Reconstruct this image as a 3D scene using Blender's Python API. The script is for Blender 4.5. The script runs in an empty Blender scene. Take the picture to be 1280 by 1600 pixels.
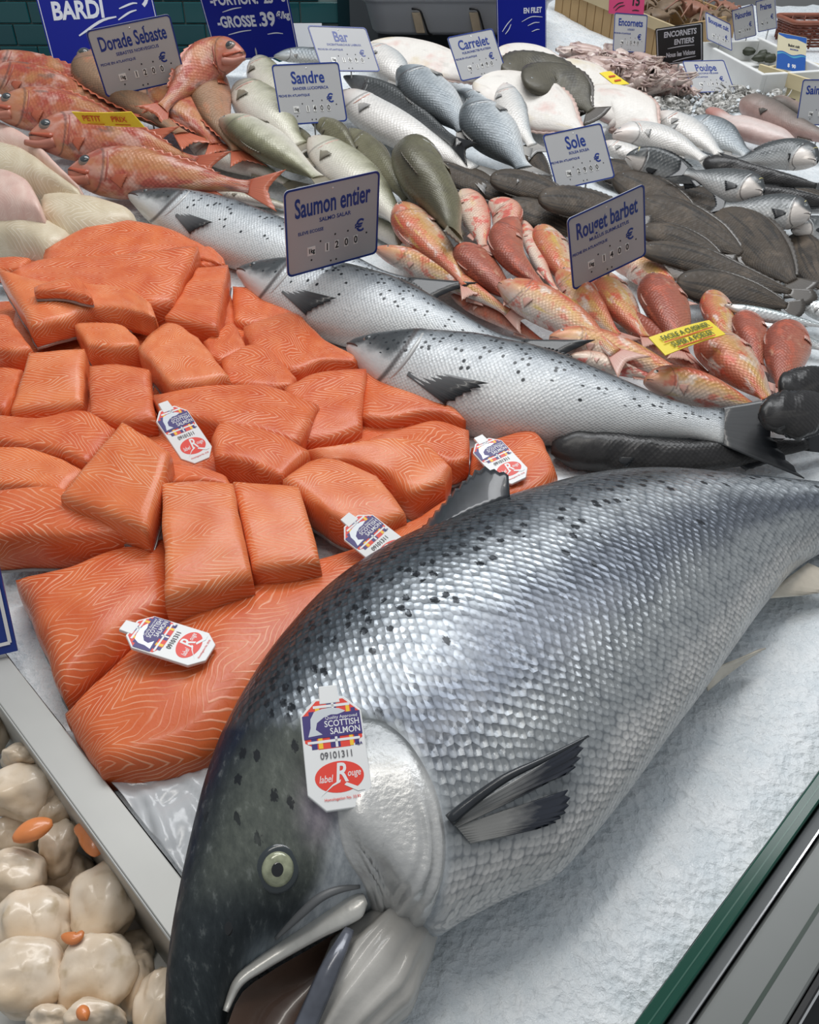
import bpy, math, random
from mathutils import Vector, Matrix, noise, Euler
from mathutils.bvhtree import BVHTree
random.seed(11)
SC = bpy.context.scene
COL = SC.collection
V3 = Vector
R = math.radians
PI = math.pi

# ------------------------------------------------------------------ camera
FPX, PITCH, CAMH = 1283.0, R(38.0), 0.52
cam_d = bpy.data.cameras.new('camera')
cam_d.sensor_fit = 'HORIZONTAL'
cam_d.sensor_width = 36.0
cam_d.lens = 36.0 * FPX / 1280.0
cam_d.clip_start = 0.02
cam = bpy.data.objects.new('camera', cam_d)
COL.objects.link(cam)
cam.location = (0, 0, CAMH)
cam.rotation_euler = (R(90) - PITCH, 0, 0)
SC.camera = cam

# ------------------------------------------------------------------ world, lamps, exposure
W = bpy.data.worlds.new('market_daylight')
SC.world = W
W.use_nodes = True
bg = W.node_tree.nodes['Background']
bg.inputs[0].default_value = (0.91, 0.955, 1.0, 1)
bg.inputs[1].default_value = 0.30


def area(name, loc, rot, sx, sy, power, col):
    l = bpy.data.lights.new(name, 'AREA')
    l.shape = 'RECTANGLE'
    l.size, l.size_y, l.energy, l.color = sx, sy, power, col
    o = bpy.data.objects.new(name, l)
    COL.objects.link(o)
    o.location = loc
    o.rotation_euler = rot
    return o


area('skylight', (0.5, 2.3, 2.6), (R(-12), 0, 0), 3.0, 1.0, 60, (0.97, 0.985, 1.0))
area('added_strip_light', (-0.2, 0.75, 2.0), (R(0), 0, R(40)), 1.5, 0.2, 9, (1.0, 0.96, 0.9))  # unseen strip light, added for the bright band along the near salmon
vs = SC.view_settings
vs.view_transform = 'Standard'
vs.look = 'None'
vs.gamma = 1.0
vs.exposure = 0.2
vs.use_curve_mapping = False

# ------------------------------------------------------------------ geometry of the view (pixel of the photograph -> point at a height)
FW = V3((0, math.cos(PITCH), -math.sin(PITCH)))
UP = V3((0, math.sin(PITCH), math.cos(PITCH)))
RT = V3((1, 0, 0))
CP = V3((0, 0, CAMH))


def ray(px, py):
    return FW + RT * ((px - 640) / FPX) - UP * ((py - 800) / FPX)


def G(px, py, z=0.0):
    r = ray(px, py)
    return CP + r * ((z - CAMH) / r.z)


def bed(x, y):
    """height of the ice: level near the front, banked up towards the back, more so on the left"""
    d = y - 1.0
    if d <= 0:
        return 0.0
    f = d * d / 0.8 if d < 0.4 else d - 0.2
    u = min(1.0, max(0.0, (x + 0.1) / 0.9))
    f = f if f < 1.6 else 1.6 + 0.3 * (f - 1.6)
    return f * (0.20 - 0.10 * u * u * (3 - 2 * u))


def GB(px, py, h=0.0):
    """point seen at a pixel, at height h above the ice"""
    lo, hi = 0.1, 9.0
    r = ray(px, py)
    for _ in range(46):
        m = (lo + hi) / 2
        p = CP + r * m
        if p.z > bed(p.x, p.y) + h:
            lo = m
        else:
            hi = m
    return CP + r * lo


def proj(p):
    d = p - CP
    zc = d.dot(FW)
    return V3((640 + FPX * d.dot(RT) / zc, 800 - FPX * d.dot(UP) / zc))


# ------------------------------------------------------------------ materials
class NT:
    def __init__(s, name):
        s.m = bpy.data.materials.new(name)
        s.m.use_nodes = True
        s.t = s.m.node_tree
        s.b = s.t.nodes['Principled BSDF']

    def n(s, typ, **kw):
        x = s.t.nodes.new(typ)
        for k, v in kw.items():
            setattr(x, k, v)
        return x

    def put(s, sock, v):
        if isinstance(v, bpy.types.NodeSocket):
            s.t.links.new(v, sock)
        elif v is not None:
            if isinstance(v, (tuple, list)) and len(v) == 3 and sock.type == 'RGBA':
                v = (*v, 1)
            sock.default_value = v

    def set(s, **kw):
        names = dict(col='Base Color', rough='Roughness', metal='Metallic', spec='Specular IOR Level', coat='Coat Weight', crough='Coat Roughness',
                     normal='Normal', trans='Transmission Weight', alpha='Alpha', ior='IOR', sss='Subsurface Weight', sheen='Sheen Weight',
                     emit='Emission Color', estr='Emission Strength')
        for k, v in kw.items():
            s.put(s.b.inputs[names[k]], v)
        return s

    def math(s, op, a, b=None, c=None, clamp=False):
        x = s.n('ShaderNodeMath', operation=op, use_clamp=clamp)
        s.put(x.inputs[0], a)
        s.put(x.inputs[1], b)
        s.put(x.inputs[2], c)
        return x.outputs[0]

    def mix(s, f, a, b, blend='MIX'):
        x = s.n('ShaderNodeMix', data_type='RGBA', blend_type=blend)
        s.put(x.inputs[0], f)
        s.put(x.inputs[6], a)
        s.put(x.inputs[7], b)
        return x.outputs[2]

    def ramp(s, f, stops, interp='LINEAR'):
        x = s.n('ShaderNodeValToRGB')
        x.color_ramp.interpolation = interp
        e = x.color_ramp.elements
        while len(e) < len(stops):
            e.new(0.5)
        for i, (p, c) in enumerate(stops):
            e[i].position = p
            e[i].color = (*c, 1) if isinstance(c, (tuple, list)) else (c, c, c, 1)
        s.put(x.inputs[0], f)
        return x.outputs[0]

    def mr(s, v, a, b, c=0.0, d=1.0, smooth=False):
        x = s.n('ShaderNodeMapRange')
        if smooth:
            x.interpolation_type = 'SMOOTHSTEP'
        s.put(x.inputs[0], v)
        for i, q in enumerate((a, b, c, d)):
            s.put(x.inputs[1 + i], q)
        return x.outputs[0]

    def uv(s, layer='UVMap'):
        return s.n('ShaderNodeUVMap', uv_map=layer).outputs[0]

    def obj(s):
        return s.n('ShaderNodeTexCoord').outputs['Object']

    def sep(s, v):
        x = s.n('ShaderNodeSeparateXYZ')
        s.put(x.inputs[0], v)
        return x.outputs

    def comb(s, x_, y_, z_=0.0):
        x = s.n('ShaderNodeCombineXYZ')
        s.put(x.inputs[0], x_)
        s.put(x.inputs[1], y_)
        s.put(x.inputs[2], z_)
        return x.outputs[0]

    def map(s, v, scale=(1, 1, 1), rot=(0, 0, 0), loc=(0, 0, 0)):
        x = s.n('ShaderNodeMapping')
        s.put(x.inputs[0], v)
        x.inputs[1].default_value = loc
        x.inputs[2].default_value = rot
        x.inputs[3].default_value = scale
        return x.outputs[0]

    def noise(s, v, scale, detail=2.0, rough=0.5, dist=0.0, color=False):
        x = s.n('ShaderNodeTexNoise')
        s.put(x.inputs['Vector'], v)
        x.inputs['Scale'].default_value = scale
        x.inputs['Detail'].default_value = detail
        x.inputs['Roughness'].default_value = rough
        x.inputs['Distortion'].default_value = dist
        return x.outputs[1 if color else 0]

    def voro(s, v, scale, rnd=1.0, feature='F1', dims='2D'):
        x = s.n('ShaderNodeTexVoronoi', feature=feature, voronoi_dimensions=dims)
        s.put(x.inputs['Vector'], v)
        x.inputs['Scale'].default_value = scale
        x.inputs['Randomness'].default_value = rnd
        return x.outputs

    def bump(s, h, strength=0.5, dist=0.001, prev=None):
        x = s.n('ShaderNodeBump')
        x.inputs['Strength'].default_value = strength
        x.inputs['Distance'].default_value = dist
        s.put(x.inputs['Height'], h)
        if prev is not None:
            s.put(x.inputs['Normal'], prev)
        return x.outputs[0]

    def oinfo(s):
        return s.n('ShaderNodeObjectInfo').outputs['Random']


MATS = {}


def plain(name, col, rough=0.5, metal=0.0, spec=0.5, bump=0.0, bscale=60.0, vary=0.0, **kw):
    """a material of one colour with a little mottling and relief"""
    t = NT(name)
    c = col
    if vary > 0:
        f = t.noise(t.obj(), bscale * 0.4, 3)
        c = t.mix(f, tuple(x * (1 - vary) for x in col), tuple(min(1, x * (1 + vary)) for x in col))
    t.set(col=c, rough=rough, metal=metal, spec=spec, **kw)
    if bump > 0:
        t.set(normal=t.bump(t.noise(t.obj(), bscale, 4), bump, 0.002))
    MATS[name] = t.m
    return t.m


def fish_mat(name, stops, scale=0.004, metal=0.0, rough=0.35, sbump=0.35, streak=None, spots=None, mott=0.25, edge=0.25, gill=0.0, coat=0.06, face=None, bars=None, spec=0.32):
    """skin of a fish. Layer Flank of the mesh: x = 0 snout .. 1 tail, y = 0 back .. 1 belly; layer UVMap is the same in metres"""
    t = NT(name)
    n = t.sep(t.uv('Flank'))
    uvm = t.uv('UVMap')
    rnd = t.oinfo()
    off = t.comb(t.math('MULTIPLY', rnd, 37.0), t.math('MULTIPLY', rnd, 11.0), 0.0)
    va = t.n('ShaderNodeVectorMath', operation='ADD')
    t.put(va.inputs[0], uvm)
    t.put(va.inputs[1], off)
    uvo = va.outputs[0]
    wob = t.noise(uvo, 45.0, 3)
    v = t.math('ADD', n[1], t.math('MULTIPLY', t.math('SUBTRACT', wob, 0.5), 0.22))
    c = t.ramp(v, stops)
    if mott:
        f = t.noise(uvo, 70.0, 4, 0.6)
        c = t.mix(t.mr(f, 0.3, 0.7, 0.0, mott), c, t.mix(1.0, c, (0.55, 0.55, 0.55), 'MULTIPLY'))
    if streak:                                   # (colour, stretch, density, amount) patches drawn out along the body
        for col, sx, sy, lo, hi, amt, seed in streak:
            f = t.noise(t.map(uvo, (sx, sy, 1), loc=(seed, seed * 2.3, 0)), 1.0, 3, 0.55)
            c = t.mix(t.mr(f, lo, hi, 0.0, amt, True), c, col)
    if bars:                                     # dark bars across the back
        col, num, amt = bars
        f = t.math('SINE', t.math('MULTIPLY', n[0], num * 6.283))
        f = t.math('MULTIPLY', t.mr(f, 0.2, 0.9, 0, amt, True), t.mr(n[1], 0.25, 0.55, 1.0, 0.0, True))
        c = t.mix(f, c, col)
    if face:                                     # head colour, from snout to the gill edge
        col, t0, t1, amt = face[:4]
        ff_ = t.mr(n[0], t0, t1, amt, 0.0, True)
        if len(face) > 4:
            q = abs(face[4])
            ff_ = t.math('MULTIPLY', ff_, t.mr(v, q - 0.1, q + 0.1, 1.0, 0.0, True) if face[4] > 0 else t.mr(v, q - 0.06, q + 0.06, 0.0, 1.0, True))
        c = t.mix(ff_, c, col)
    dk = t.voro(t.map(uvo, (1, 1, 1), rot=(0, 0, R(45))), 0.72 / scale, 0.25)
    bd = t.mr(n[0], 0.17, 0.22, 0.0, 1.0)
    if edge:
        c = t.mix(t.math('MULTIPLY', t.mr(dk[0], 0.35, 0.72, 0.0, edge, True), bd), c, t.mix(1.0, c, (0.3, 0.33, 0.36), 'MULTIPLY'))
    if spots:
        col, size, thr, vmax = spots
        sp = t.voro(uvo, 1.0 / size, 1.0)
        pick = t.math('GREATER_THAN', t.sep(sp[1])[0], t.mr(n[1], 0.0, vmax, thr, 1.0))
        m = t.math('MULTIPLY', t.mr(sp[0], 0.20, 0.34, 1.0, 0.0, True), pick)
        c = t.mix(m, c, col)
    if gill:
        g = t.math('SUBTRACT', n[0], t.math('SUBTRACT', 0.215, t.math('MULTIPLY', t.math('POWER', t.math('ABSOLUTE', t.math('SUBTRACT', n[1], 0.5)), 2.0), 0.30)))
        c = t.mix(t.mr(t.math('ABSOLUTE', g), 0.002, 0.012, gill, 0.0, True), c, (0.06, 0.05, 0.05))
    h = t.math('MULTIPLY', t.mr(dk[0], 0.0, 0.75, 1.0, 0.0), bd)
    nb = t.bump(h, sbump, scale * 0.35)
    nb = t.bump(t.noise(uvo, 160.0, 3), 0.15, 0.002, nb)
    r = t.math('ADD', rough - 0.08, t.math('MULTIPLY', t.sep(dk[1])[0], 0.16))
    t.set(col=c, rough=r, metal=metal, normal=nb, coat=coat, crough=0.18, spec=spec)
    MATS[name] = t.m
    return t.m


# ------------------------------------------------------------------ mesh helpers
ORG = {}


def thing(name, label, cat, loc, group=None):
    o = bpy.data.objects.new(name, None)
    COL.objects.link(o)
    o.location = loc
    o.empty_display_size = 0.02
    ORG[o] = V3(loc)
    return tag(o, label, cat, group)


def tag(o, label=None, cat=None, group=None, kind=None):
    if label:
        o['label'] = label
    if cat:
        o['category'] = cat
    if group:
        o['group'] = group
    if kind:
        o['kind'] = kind
    return o


def mk(name, verts, faces, mat, parent=None, uvs=None, smooth=True, base=None, mi=None, solid=0.0, cols=None):
    """one mesh object from points in world space; a child keeps the origin of the thing it belongs to"""
    org = ORG[parent] if parent else V3(base if base is not None else (0, 0, 0))
    me = bpy.data.meshes.new(name)
    me.from_pydata([tuple(V3(v) - org) for v in verts], [], faces)
    for m in (mat if isinstance(mat, (list, tuple)) else [mat]):
        me.materials.append(m)
    if uvs:
        for ln, lst in uvs.items():
            l = me.uv_layers.new(name=ln)
            vi = [0] * len(me.loops)
            me.loops.foreach_get('vertex_index', vi)
            flat = [0.0] * (2 * len(vi))
            for k, i in enumerate(vi):
                flat[2 * k], flat[2 * k + 1] = lst[i]
            l.data.foreach_set('uv', flat)
    if cols:
        ca = me.color_attributes.new('Col', 'FLOAT_COLOR', 'POINT')
        ca.data.foreach_set('color', [x for c in cols for x in c])
    if mi:
        me.polygons.foreach_set('material_index', mi)
    me.polygons.foreach_set('use_smooth', [smooth] * len(me.polygons))
    me.update()
    o = bpy.data.objects.new(name, me)
    COL.objects.link(o)
    if parent:
        o.parent = parent
    else:
        o.location = org
    ORG[o] = org
    if solid:
        md = o.modifiers.new('thickness', 'SOLIDIFY')
        md.thickness = solid
        md.offset = 0
    return o


def spl(pts, n, u0=0.0, u1=1.0):
    """Catmull-Rom through pts, n samples evenly along the chord length"""
    P = [V3(p) for p in pts]
    if len(P) == 2:
        return [P[0].lerp(P[1], u0 + (u1 - u0) * i / (n - 1)) for i in range(n)]
    L = [0.0]
    for a, b in zip(P, P[1:]):
        L.append(L[-1] + max(1e-6, (b - a).length))
    Q = [P[0] * 2 - P[1]] + P + [P[-1] * 2 - P[-2]]
    out = []
    for i in range(n):
        s = (u0 + (u1 - u0) * i / (n - 1)) * L[-1]
        k = 0
        while k < len(P) - 2 and L[k + 1] < s:
            k += 1
        u = (s - L[k]) / (L[k + 1] - L[k])
        a, b, c, d = Q[k], Q[k + 1], Q[k + 2], Q[k + 3]
        out.append(0.5 * ((2 * b) + (c - a) * u + (2 * a - 5 * b + 4 * c - d) * u * u + (3 * b - a - 3 * c + d) * u ** 3))
    return out


def lerp_tab(tab, t):
    """smooth lookup in rows (t, a, b, ...)"""
    for k in range(len(tab) - 1):
        if t <= tab[k + 1][0] or k == len(tab) - 2:
            t0, t1 = tab[k][0], tab[k + 1][0]
            u = min(1, max(0, (t - t0) / (t1 - t0)))
            m0 = tab[k - 1] if k > 0 else tab[k]
            m3 = tab[k + 2] if k + 2 < len(tab) else tab[k + 1]
            out = []
            for j in range(1, len(tab[0])):
                p1, p2 = tab[k][j], tab[k + 1][j]
                s1 = (p2 - m0[j]) / max(1e-6, (t1 - m0[0])) * (t1 - t0)
                s2 = (m3[j] - p1) / max(1e-6, (m3[0] - t0)) * (t1 - t0)
                if k == 0:
                    s1 = (p2 - p1) * 1.6
                out.append((2 * u ** 3 - 3 * u * u + 1) * p1 + (u ** 3 - 2 * u * u + u) * s1 + (3 * u * u - 2 * u ** 3) * p2 + (u ** 3 - u * u) * s2)
            return out


def grid_faces(nu, nv, closed=False):
    f = []
    for i in range(nu - 1):
        for j in range(nv if closed else nv - 1):
            k = (j + 1) % nv
            f.append((i * nv + j, i * nv + k, (i + 1) * nv + k, (i + 1) * nv + j))
    return f


def box_vf(c, x, y, z):
    """box from a centre and three half-extent vectors"""
    v = [c + x * a + y * b + z * d for a in (-1, 1) for b in (-1, 1) for d in (-1, 1)]
    f = [(0, 1, 3, 2), (4, 6, 7, 5), (0, 4, 5, 1), (2, 3, 7, 6), (0, 2, 6, 4), (1, 5, 7, 3)]
    return v, f


def bevel(o, w, seg=2):
    m = o.modifiers.new('bevel', 'BEVEL')
    m.width = w
    m.segments = seg
    m.limit_method = 'ANGLE'
    return o


def boxes(name, lst, mat, parent=None, base=None, bev=0.0, smooth=False):
    vv, ff = [], []
    for c, x, y, z in lst:
        v, f = box_vf(V3(c), V3(x), V3(y), V3(z))
        ff += [tuple(i + len(vv) for i in q) for q in f]
        vv += v
    o = mk(name, vv, ff, mat, parent, smooth=smooth, base=base)
    if bev:
        bevel(o, bev)
    return o


def dome(name, c, n, x, r, h, mat, parent, ry=None, seg=20, rings=6):
    """a lens-shaped cap lying on a surface: centre c, normal n, in-plane axis x"""
    n = n.normalized()
    x = (x - n * x.dot(n)).normalized()
    y = n.cross(x)
    ry = ry or r
    vv, ff = [], []
    for i in range(rings):
        a = i / (rings - 1) * PI / 2
        for j in range(seg):
            b = 2 * PI * j / seg
            vv.append(c + x * (r * math.cos(a) * math.cos(b)) + y * (ry * math.cos(a) * math.sin(b)) + n * (h * math.sin(a)))
    ff = grid_faces(rings, seg, True)
    return mk(name, vv, ff, mat, parent)


def tube(name, pts, rad, mat, parent=None, base=None, seg=8, n=None, flat=1.0):
    P = spl(pts, n) if n else [V3(p) for p in pts]
    vv = []
    N = len(P)
    for i, p in enumerate(P):
        t = (P[min(i + 1, N - 1)] - P[max(i - 1, 0)]).normalized()
        u = V3((0, 0, 1)) if abs(t.z) < 0.9 else V3((1, 0, 0))
        s = t.cross(u).normalized()
        w = s.cross(t)
        r = rad(i / (N - 1)) if callable(rad) else rad
        for j in range(seg):
            a = 2 * PI * j / seg
            vv.append(p + s * r * math.cos(a) + w * r * math.sin(a) * flat)
    ff = grid_faces(N, seg, True)
    ff.append(tuple(range(seg - 1, -1, -1)))
    ff.append(tuple((N - 1) * seg + j for j in range(seg)))
    return mk(name, vv, ff, mat, parent, base=base)


def fin(name, parent, roots, tips, mat, rows=5, jag=0.12, corr=0.0008, thick=0.0008, curl=0.0):
    """a fin: a corrugated fan of rays between a root curve and a tip curve"""
    n = len(roots)
    vv, uv = [], []
    for i in range(n):
        ax = tips[i] - roots[i]
        t = roots[min(i + 1, n - 1)] - roots[max(i - 1, 0)] + (tips[min(i + 1, n - 1)] - tips[max(i - 1, 0)])
        nr = ax.cross(t)
        nr = nr.normalized() if nr.length > 1e-9 else V3((0, 0, 1))
        cut = 1 - jag * ((i % 2) * 0.7 + 0.3 * random.random())
        for j in range(rows):
            s = j / (rows - 1)
            vv.append(roots[i] + ax * s * cut + nr * (corr * (1 if i % 2 else -1) * (0.3 + s) + curl * s * s))
            uv.append((i / (n - 1), s))
    return mk(name, vv, grid_faces(n, rows), mat, parent, {'UVMap': uv}, solid=thick)


def text(name, body, M, size, mat, parent, bold=0.0, narrow=1.0, shear=0.0, align='CENTER', ext=0.0002, fit=None):
    """lettering lying in the plane of matrix M (x along the line, y up, z out of the face)"""
    cu = bpy.data.curves.new(name, 'FONT')
    cu.body = body
    cu.size = size
    cu.align_x = align
    cu.align_y = 'CENTER'
    cu.offset = bold
    cu.extrude = ext
    cu.shear = shear
    cu.resolution_u = 3
    tmp = bpy.data.objects.new(name, cu)
    me = bpy.data.meshes.new_from_object(tmp)
    bpy.data.objects.remove(tmp)
    bpy.data.curves.remove(cu)
    me.name = name
    if fit and me.vertices:
        xs = [v.co.x for v in me.vertices]
        narrow = fit / (max(xs) - min(xs))
    me.transform(Matrix.Translation(-ORG[parent]) @ M @ Matrix.Diagonal((narrow, 1, 1, 1)))
    me.materials.clear()
    me.materials.append(mat)
    o = bpy.data.objects.new(name, me)
    COL.objects.link(o)
    o.parent = parent
    ORG[o] = ORG[parent]
    return o


def poly(name, M, pts, mat, parent, z=0.0, th=0.0003, base=None):
    """a flat cut-out shape of thickness th lying in the plane of M"""
    n = len(pts)
    vv = [M @ V3((x, y, z)) for x, y in pts] + [M @ V3((x, y, z + th)) for x, y in pts]
    ff = [tuple(range(n - 1, -1, -1)), tuple(range(n, 2 * n))] + [(i, (i + 1) % n, n + (i + 1) % n, n + i) for i in range(n)]
    return mk(name, vv, ff, mat, parent, smooth=False, base=base)


def rrect(w, h, r, k=4):
    p = []
    for cx, cy, a0 in ((w / 2 - r, h / 2 - r, 0), (-w / 2 + r, h / 2 - r, 90), (-w / 2 + r, -h / 2 + r, 180), (w / 2 - r, -h / 2 + r, 270)):
        for i in range(k + 1):
            a = R(a0 + 90 * i / k)
            p.append((cx + r * math.cos(a), cy + r * math.sin(a)))
    return p


def ring_plate(name, M, outer, inner, mat, parent, z, th):
    """a flat frame between two outlines of the same number of points"""
    n = len(outer)
    vv = [M @ V3((x, y, z + th)) for x, y in outer] + [M @ V3((x, y, z + th)) for x, y in inner] + [M @ V3((x, y, z)) for x, y in outer] + [M @ V3((x, y, z)) for x, y in inner]
    ff = []
    for i in range(n):
        k = (i + 1) % n
        ff += [(i, k, n + k, n + i), (2 * n + i, 2 * n + k, k, i), (n + i, n + k, 3 * n + k, 3 * n + i), (3 * n + i, 3 * n + k, 2 * n + k, 2 * n + i)]
    return mk(name, vv, ff, mat, parent, smooth=False)

# ------------------------------------------------------------------ materials of the place
def ice_mat():
    t = NT('crushed_ice')
    p = t.obj()
    n1 = t.noise(p, 34.0, 6, 0.65)
    n2 = t.noise(p, 190.0, 4, 0.6)
    v = t.voro(p, 150.0, 1.0, 'F1', '3D')
    c = t.mix(t.mr(n1, 0.35, 0.7), (0.70, 0.76, 0.80), (0.86, 0.89, 0.91))
    c = t.mix(t.mr(v[0], 0.0, 0.6, 0.14, 0.0), c, (0.55, 0.61, 0.66))
    nb = t.bump(n1, 0.55, 0.008)
    nb = t.bump(n2, 0.5, 0.003, nb)
    nb = t.bump(v[0], 0.45, 0.003, nb)
    t.set(col=c, rough=t.mr(n2, 0.35, 0.65, 0.18, 0.55), spec=0.5, normal=nb)
    return t.m


def flesh_mat(name, dark, mid, line, spacing=0.0088, bright=0.95):
    t = NT(name)
    u = t.sep(t.uv('UVMap'))
    rnd = t.oinfo()
    p = t.comb(t.math('ADD', u[0], t.math('MULTIPLY', rnd, 9.0)), t.math('ADD', u[1], t.math('MULTIPLY', rnd, 5.0)), 0.0)
    w1 = t.math('SUBTRACT', t.noise(p, 16.0, 2), 0.5)
    w2 = t.math('SUBTRACT', t.noise(p, 60.0, 2), 0.5)
    y = t.math('ADD', u[1], t.math('MULTIPLY', w1, 0.028))
    ch = t.math('ABSOLUTE', t.math('SUBTRACT', t.math('PINGPONG', t.math('ADD', y, 0.2), 0.034), 0.017))
    s = t.math('ADD', t.math('MULTIPLY', u[0], 0.8), t.math('ADD', t.math('MULTIPLY', ch, 1.9), t.math('ADD', t.math('MULTIPLY', w1, 0.020), t.math('MULTIPLY', w2, 0.0022))))
    fr = t.math('FRACT', t.math('MULTIPLY', s, 1.0 / spacing))
    tri = t.math('ABSOLUTE', t.math('SUBTRACT', fr, 0.5))
    wid = t.mr(t.noise(p, 38.0, 2), 0.3, 0.7, 0.07, 0.20)
    ln = t.math('SUBTRACT', 1.0, t.math('DIVIDE', tri, wid), clamp=True)
    ln = t.math('POWER', ln, 0.7)
    vis = t.mr(t.noise(p, 22.0, 3), 0.32, 0.58, 0.18, bright, True)
    base = t.mix(t.mr(t.noise(p, 30.0, 4), 0.3, 0.7), dark, mid)
    c = t.mix(t.math('MULTIPLY', ln, vis), base, line)
    gr = t.noise(p, 420.0, 3)
    nb = t.bump(t.math('SUBTRACT', 1.0, ln), 0.22, 0.0012)
    nb = t.bump(gr, 0.12, 0.0008, nb)
    t.set(col=c, rough=t.mr(gr, 0.3, 0.7, 0.24, 0.42), normal=nb, coat=0.08, crough=0.15, spec=0.35)
    MATS[name] = t.m
    return t.m


ICE = ice_mat()
FLESH = flesh_mat('salmon_flesh', (0.60, 0.098, 0.026), (0.73, 0.175, 0.055), (0.90, 0.45, 0.28))
FLESH2 = flesh_mat('pale_salmon_flesh', (0.68, 0.14, 0.038), (0.80, 0.225, 0.075), (0.93, 0.52, 0.33), 0.0074, 1.0)
WFLESH = flesh_mat('white_fish_flesh', (0.58, 0.48, 0.33), (0.70, 0.61, 0.45), (0.86, 0.79, 0.66), 0.011, 0.8)
PFLESH = flesh_mat('pinkish_fish_flesh', (0.66, 0.42, 0.36), (0.78, 0.58, 0.50), (0.85, 0.66, 0.58), 0.009, 0.6)
SKIN = plain('salmon_skin', (0.30, 0.31, 0.31), 0.35, 0.35, vary=0.4, bscale=200)
STEEL = plain('brushed_steel', (0.46, 0.46, 0.44), 0.48, 0.55, bump=0.05, bscale=25, vary=0.18)
STEELD = plain('dark_channel_metal', (0.085, 0.092, 0.095), 0.4, 0.3, bump=0.05, bscale=40, vary=0.2)  # dark grey metal of the glass channel
LEDGE = plain('grey_ledge', (0.17, 0.18, 0.175), 0.35, 0.2, bump=0.04, bscale=18, vary=0.15)
BLACK = plain('black_rubber', (0.012, 0.012, 0.013), 0.5)
CHROME = plain('polished_metal', (0.8, 0.8, 0.8), 0.12, 1.0)
PLASTIC = plain('thin_plastic', (0.72, 0.74, 0.76), 0.16, 0.0, 0.6, alpha=0.55)
PUPIL = plain('wet_black', (0.006, 0.007, 0.009), 0.08, coat=0.6)
EYEGOLD = plain('pale_gold_iris', (0.31, 0.33, 0.22), 0.18, 0.1, vary=0.8, bscale=500, coat=0.6)
EYEGREY = plain('cloudy_grey_eye', (0.33, 0.36, 0.37), 0.15, vary=0.3, bscale=300, coat=0.6)
EYEWHITE = plain('white_eye', (0.75, 0.70, 0.62), 0.15, coat=0.5)
SOCKET = plain('dark_eye_socket', (0.035, 0.045, 0.05), 0.2, coat=0.4)


def glass_mat():
    t = NT('green_edge_glass')
    t.set(col=(0.006, 0.060, 0.040), rough=0.16, spec=0.4)
    return t.m


GLASS = glass_mat()

# ------------------------------------------------------------------ the counter: O front corner, E1 along the front, E2 to the back
O2, E1, E2 = V3((0.129, 0.190, 0)), V3((0.7155, 0.6987, 0)), V3((-0.6987, 0.7155, 0))
ZV = V3((0, 0, 1))


def CT(a, b, z=0.0):
    return O2 + E1 * a + E2 * b + ZV * z


us = [-0.138 + 7.4 * (i / 190) ** 1.9 for i in range(191)]
vs_ = [0.001 + 5.2 * (i / 170) ** 1.7 for i in range(171)]
vv = []
for a in us:
    for b in vs_:
        p = CT(a, b)
        h = noise.noise(p * 9.0) * 0.004 + noise.noise(p * 34.0) * 0.0028 + noise.noise(p * 90.0) * 0.0012
        h -= 0.012 * max(0.0, 1 - b / 0.035) ** 2 * 0.3
        vv.append(p + ZV * (h - 0.004 + bed(p.x, p.y)))
def ice_edge(p):
    return p.y < (2.13 if p.x < 0.24 + max(0.0, p.y - 2.13) * 0.10 else 3.2)


ice = mk('ice_bed', vv, [tuple(reversed(f)) for f in grid_faces(len(us), len(vs_)) if all(ice_edge(vv[k]) for k in f)], ICE, base=CT(0, 0))
tag(ice, 'white crushed ice spread over the counter', 'ice', kind='stuff')


CTR = thing('display_counter', 'fish counter front with thick green edged glass and grey metal ledge', 'counter', CT(0.3, -0.03, -0.85))


def rail(name, b0, b1, z0, z1, mat, bev=0.0, a0=-0.9, a1=3.5):
    o = boxes(name, [(CT((a0 + a1) / 2, (b0 + b1) / 2, (z0 + z1) / 2), E1 * ((a1 - a0) / 2), E2 * (abs(b1 - b0) / 2), ZV * ((z1 - z0) / 2))], mat, CTR, bev=bev)
    return o


gl = rail('glass_panel', -0.0003, -0.0115, -0.07, 0.006, GLASS, 0.0012)
boxes('edge_line', [(CT(1.3, -0.0060, 0.0060), E1 * 2.2, E2 * 0.0004, ZV * 0.0003)], plain('light_green_seam', (0.03, 0.11, 0.08), 0.2), gl)
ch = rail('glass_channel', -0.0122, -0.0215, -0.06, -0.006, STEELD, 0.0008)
boxes('channel_lip', [(CT(1.3, -0.0207, -0.0052), E1 * 2.2, E2 * 0.0005, ZV * 0.0009)], CHROME, ch)
lg = rail('counter_ledge', -0.0222, -0.0610, -0.06, -0.010, LEDGE, 0.002)
boxes('ledge_reflection', [(CT(1.3, -0.0440, -0.0101), E1 * 2.2, E2 * 0.0012, ZV * 0.0004)], plain('painted_green_reflection', (0.03, 0.05, 0.038), 0.3), lg)  # dark green reflection of the glass edge, painted on the ledge as a strip
rb = rail('rubber_strip', -0.0616, -0.0660, -0.06, -0.013, BLACK, 0.001)
boxes('chrome_line', [(CT(1.3, -0.0667, -0.016), E1 * 2.2, E2 * 0.0006, ZV * 0.002)], CHROME, rb)
cf = rail('counter_front', -0.0680, -0.0300, -0.85, -0.062, plain('dark_counter_panel', (0.02, 0.022, 0.024), 0.4), 0.0)
fl = boxes('floor', [((1.0, 1.5, -0.87), (5, 0, 0), (0, 5, 0), (0, 0, 0.01))], plain('dark_wet_floor', (0.03, 0.032, 0.034), 0.35, bump=0.1, vary=0.3, bscale=8))
tag(fl, kind='structure')

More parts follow.
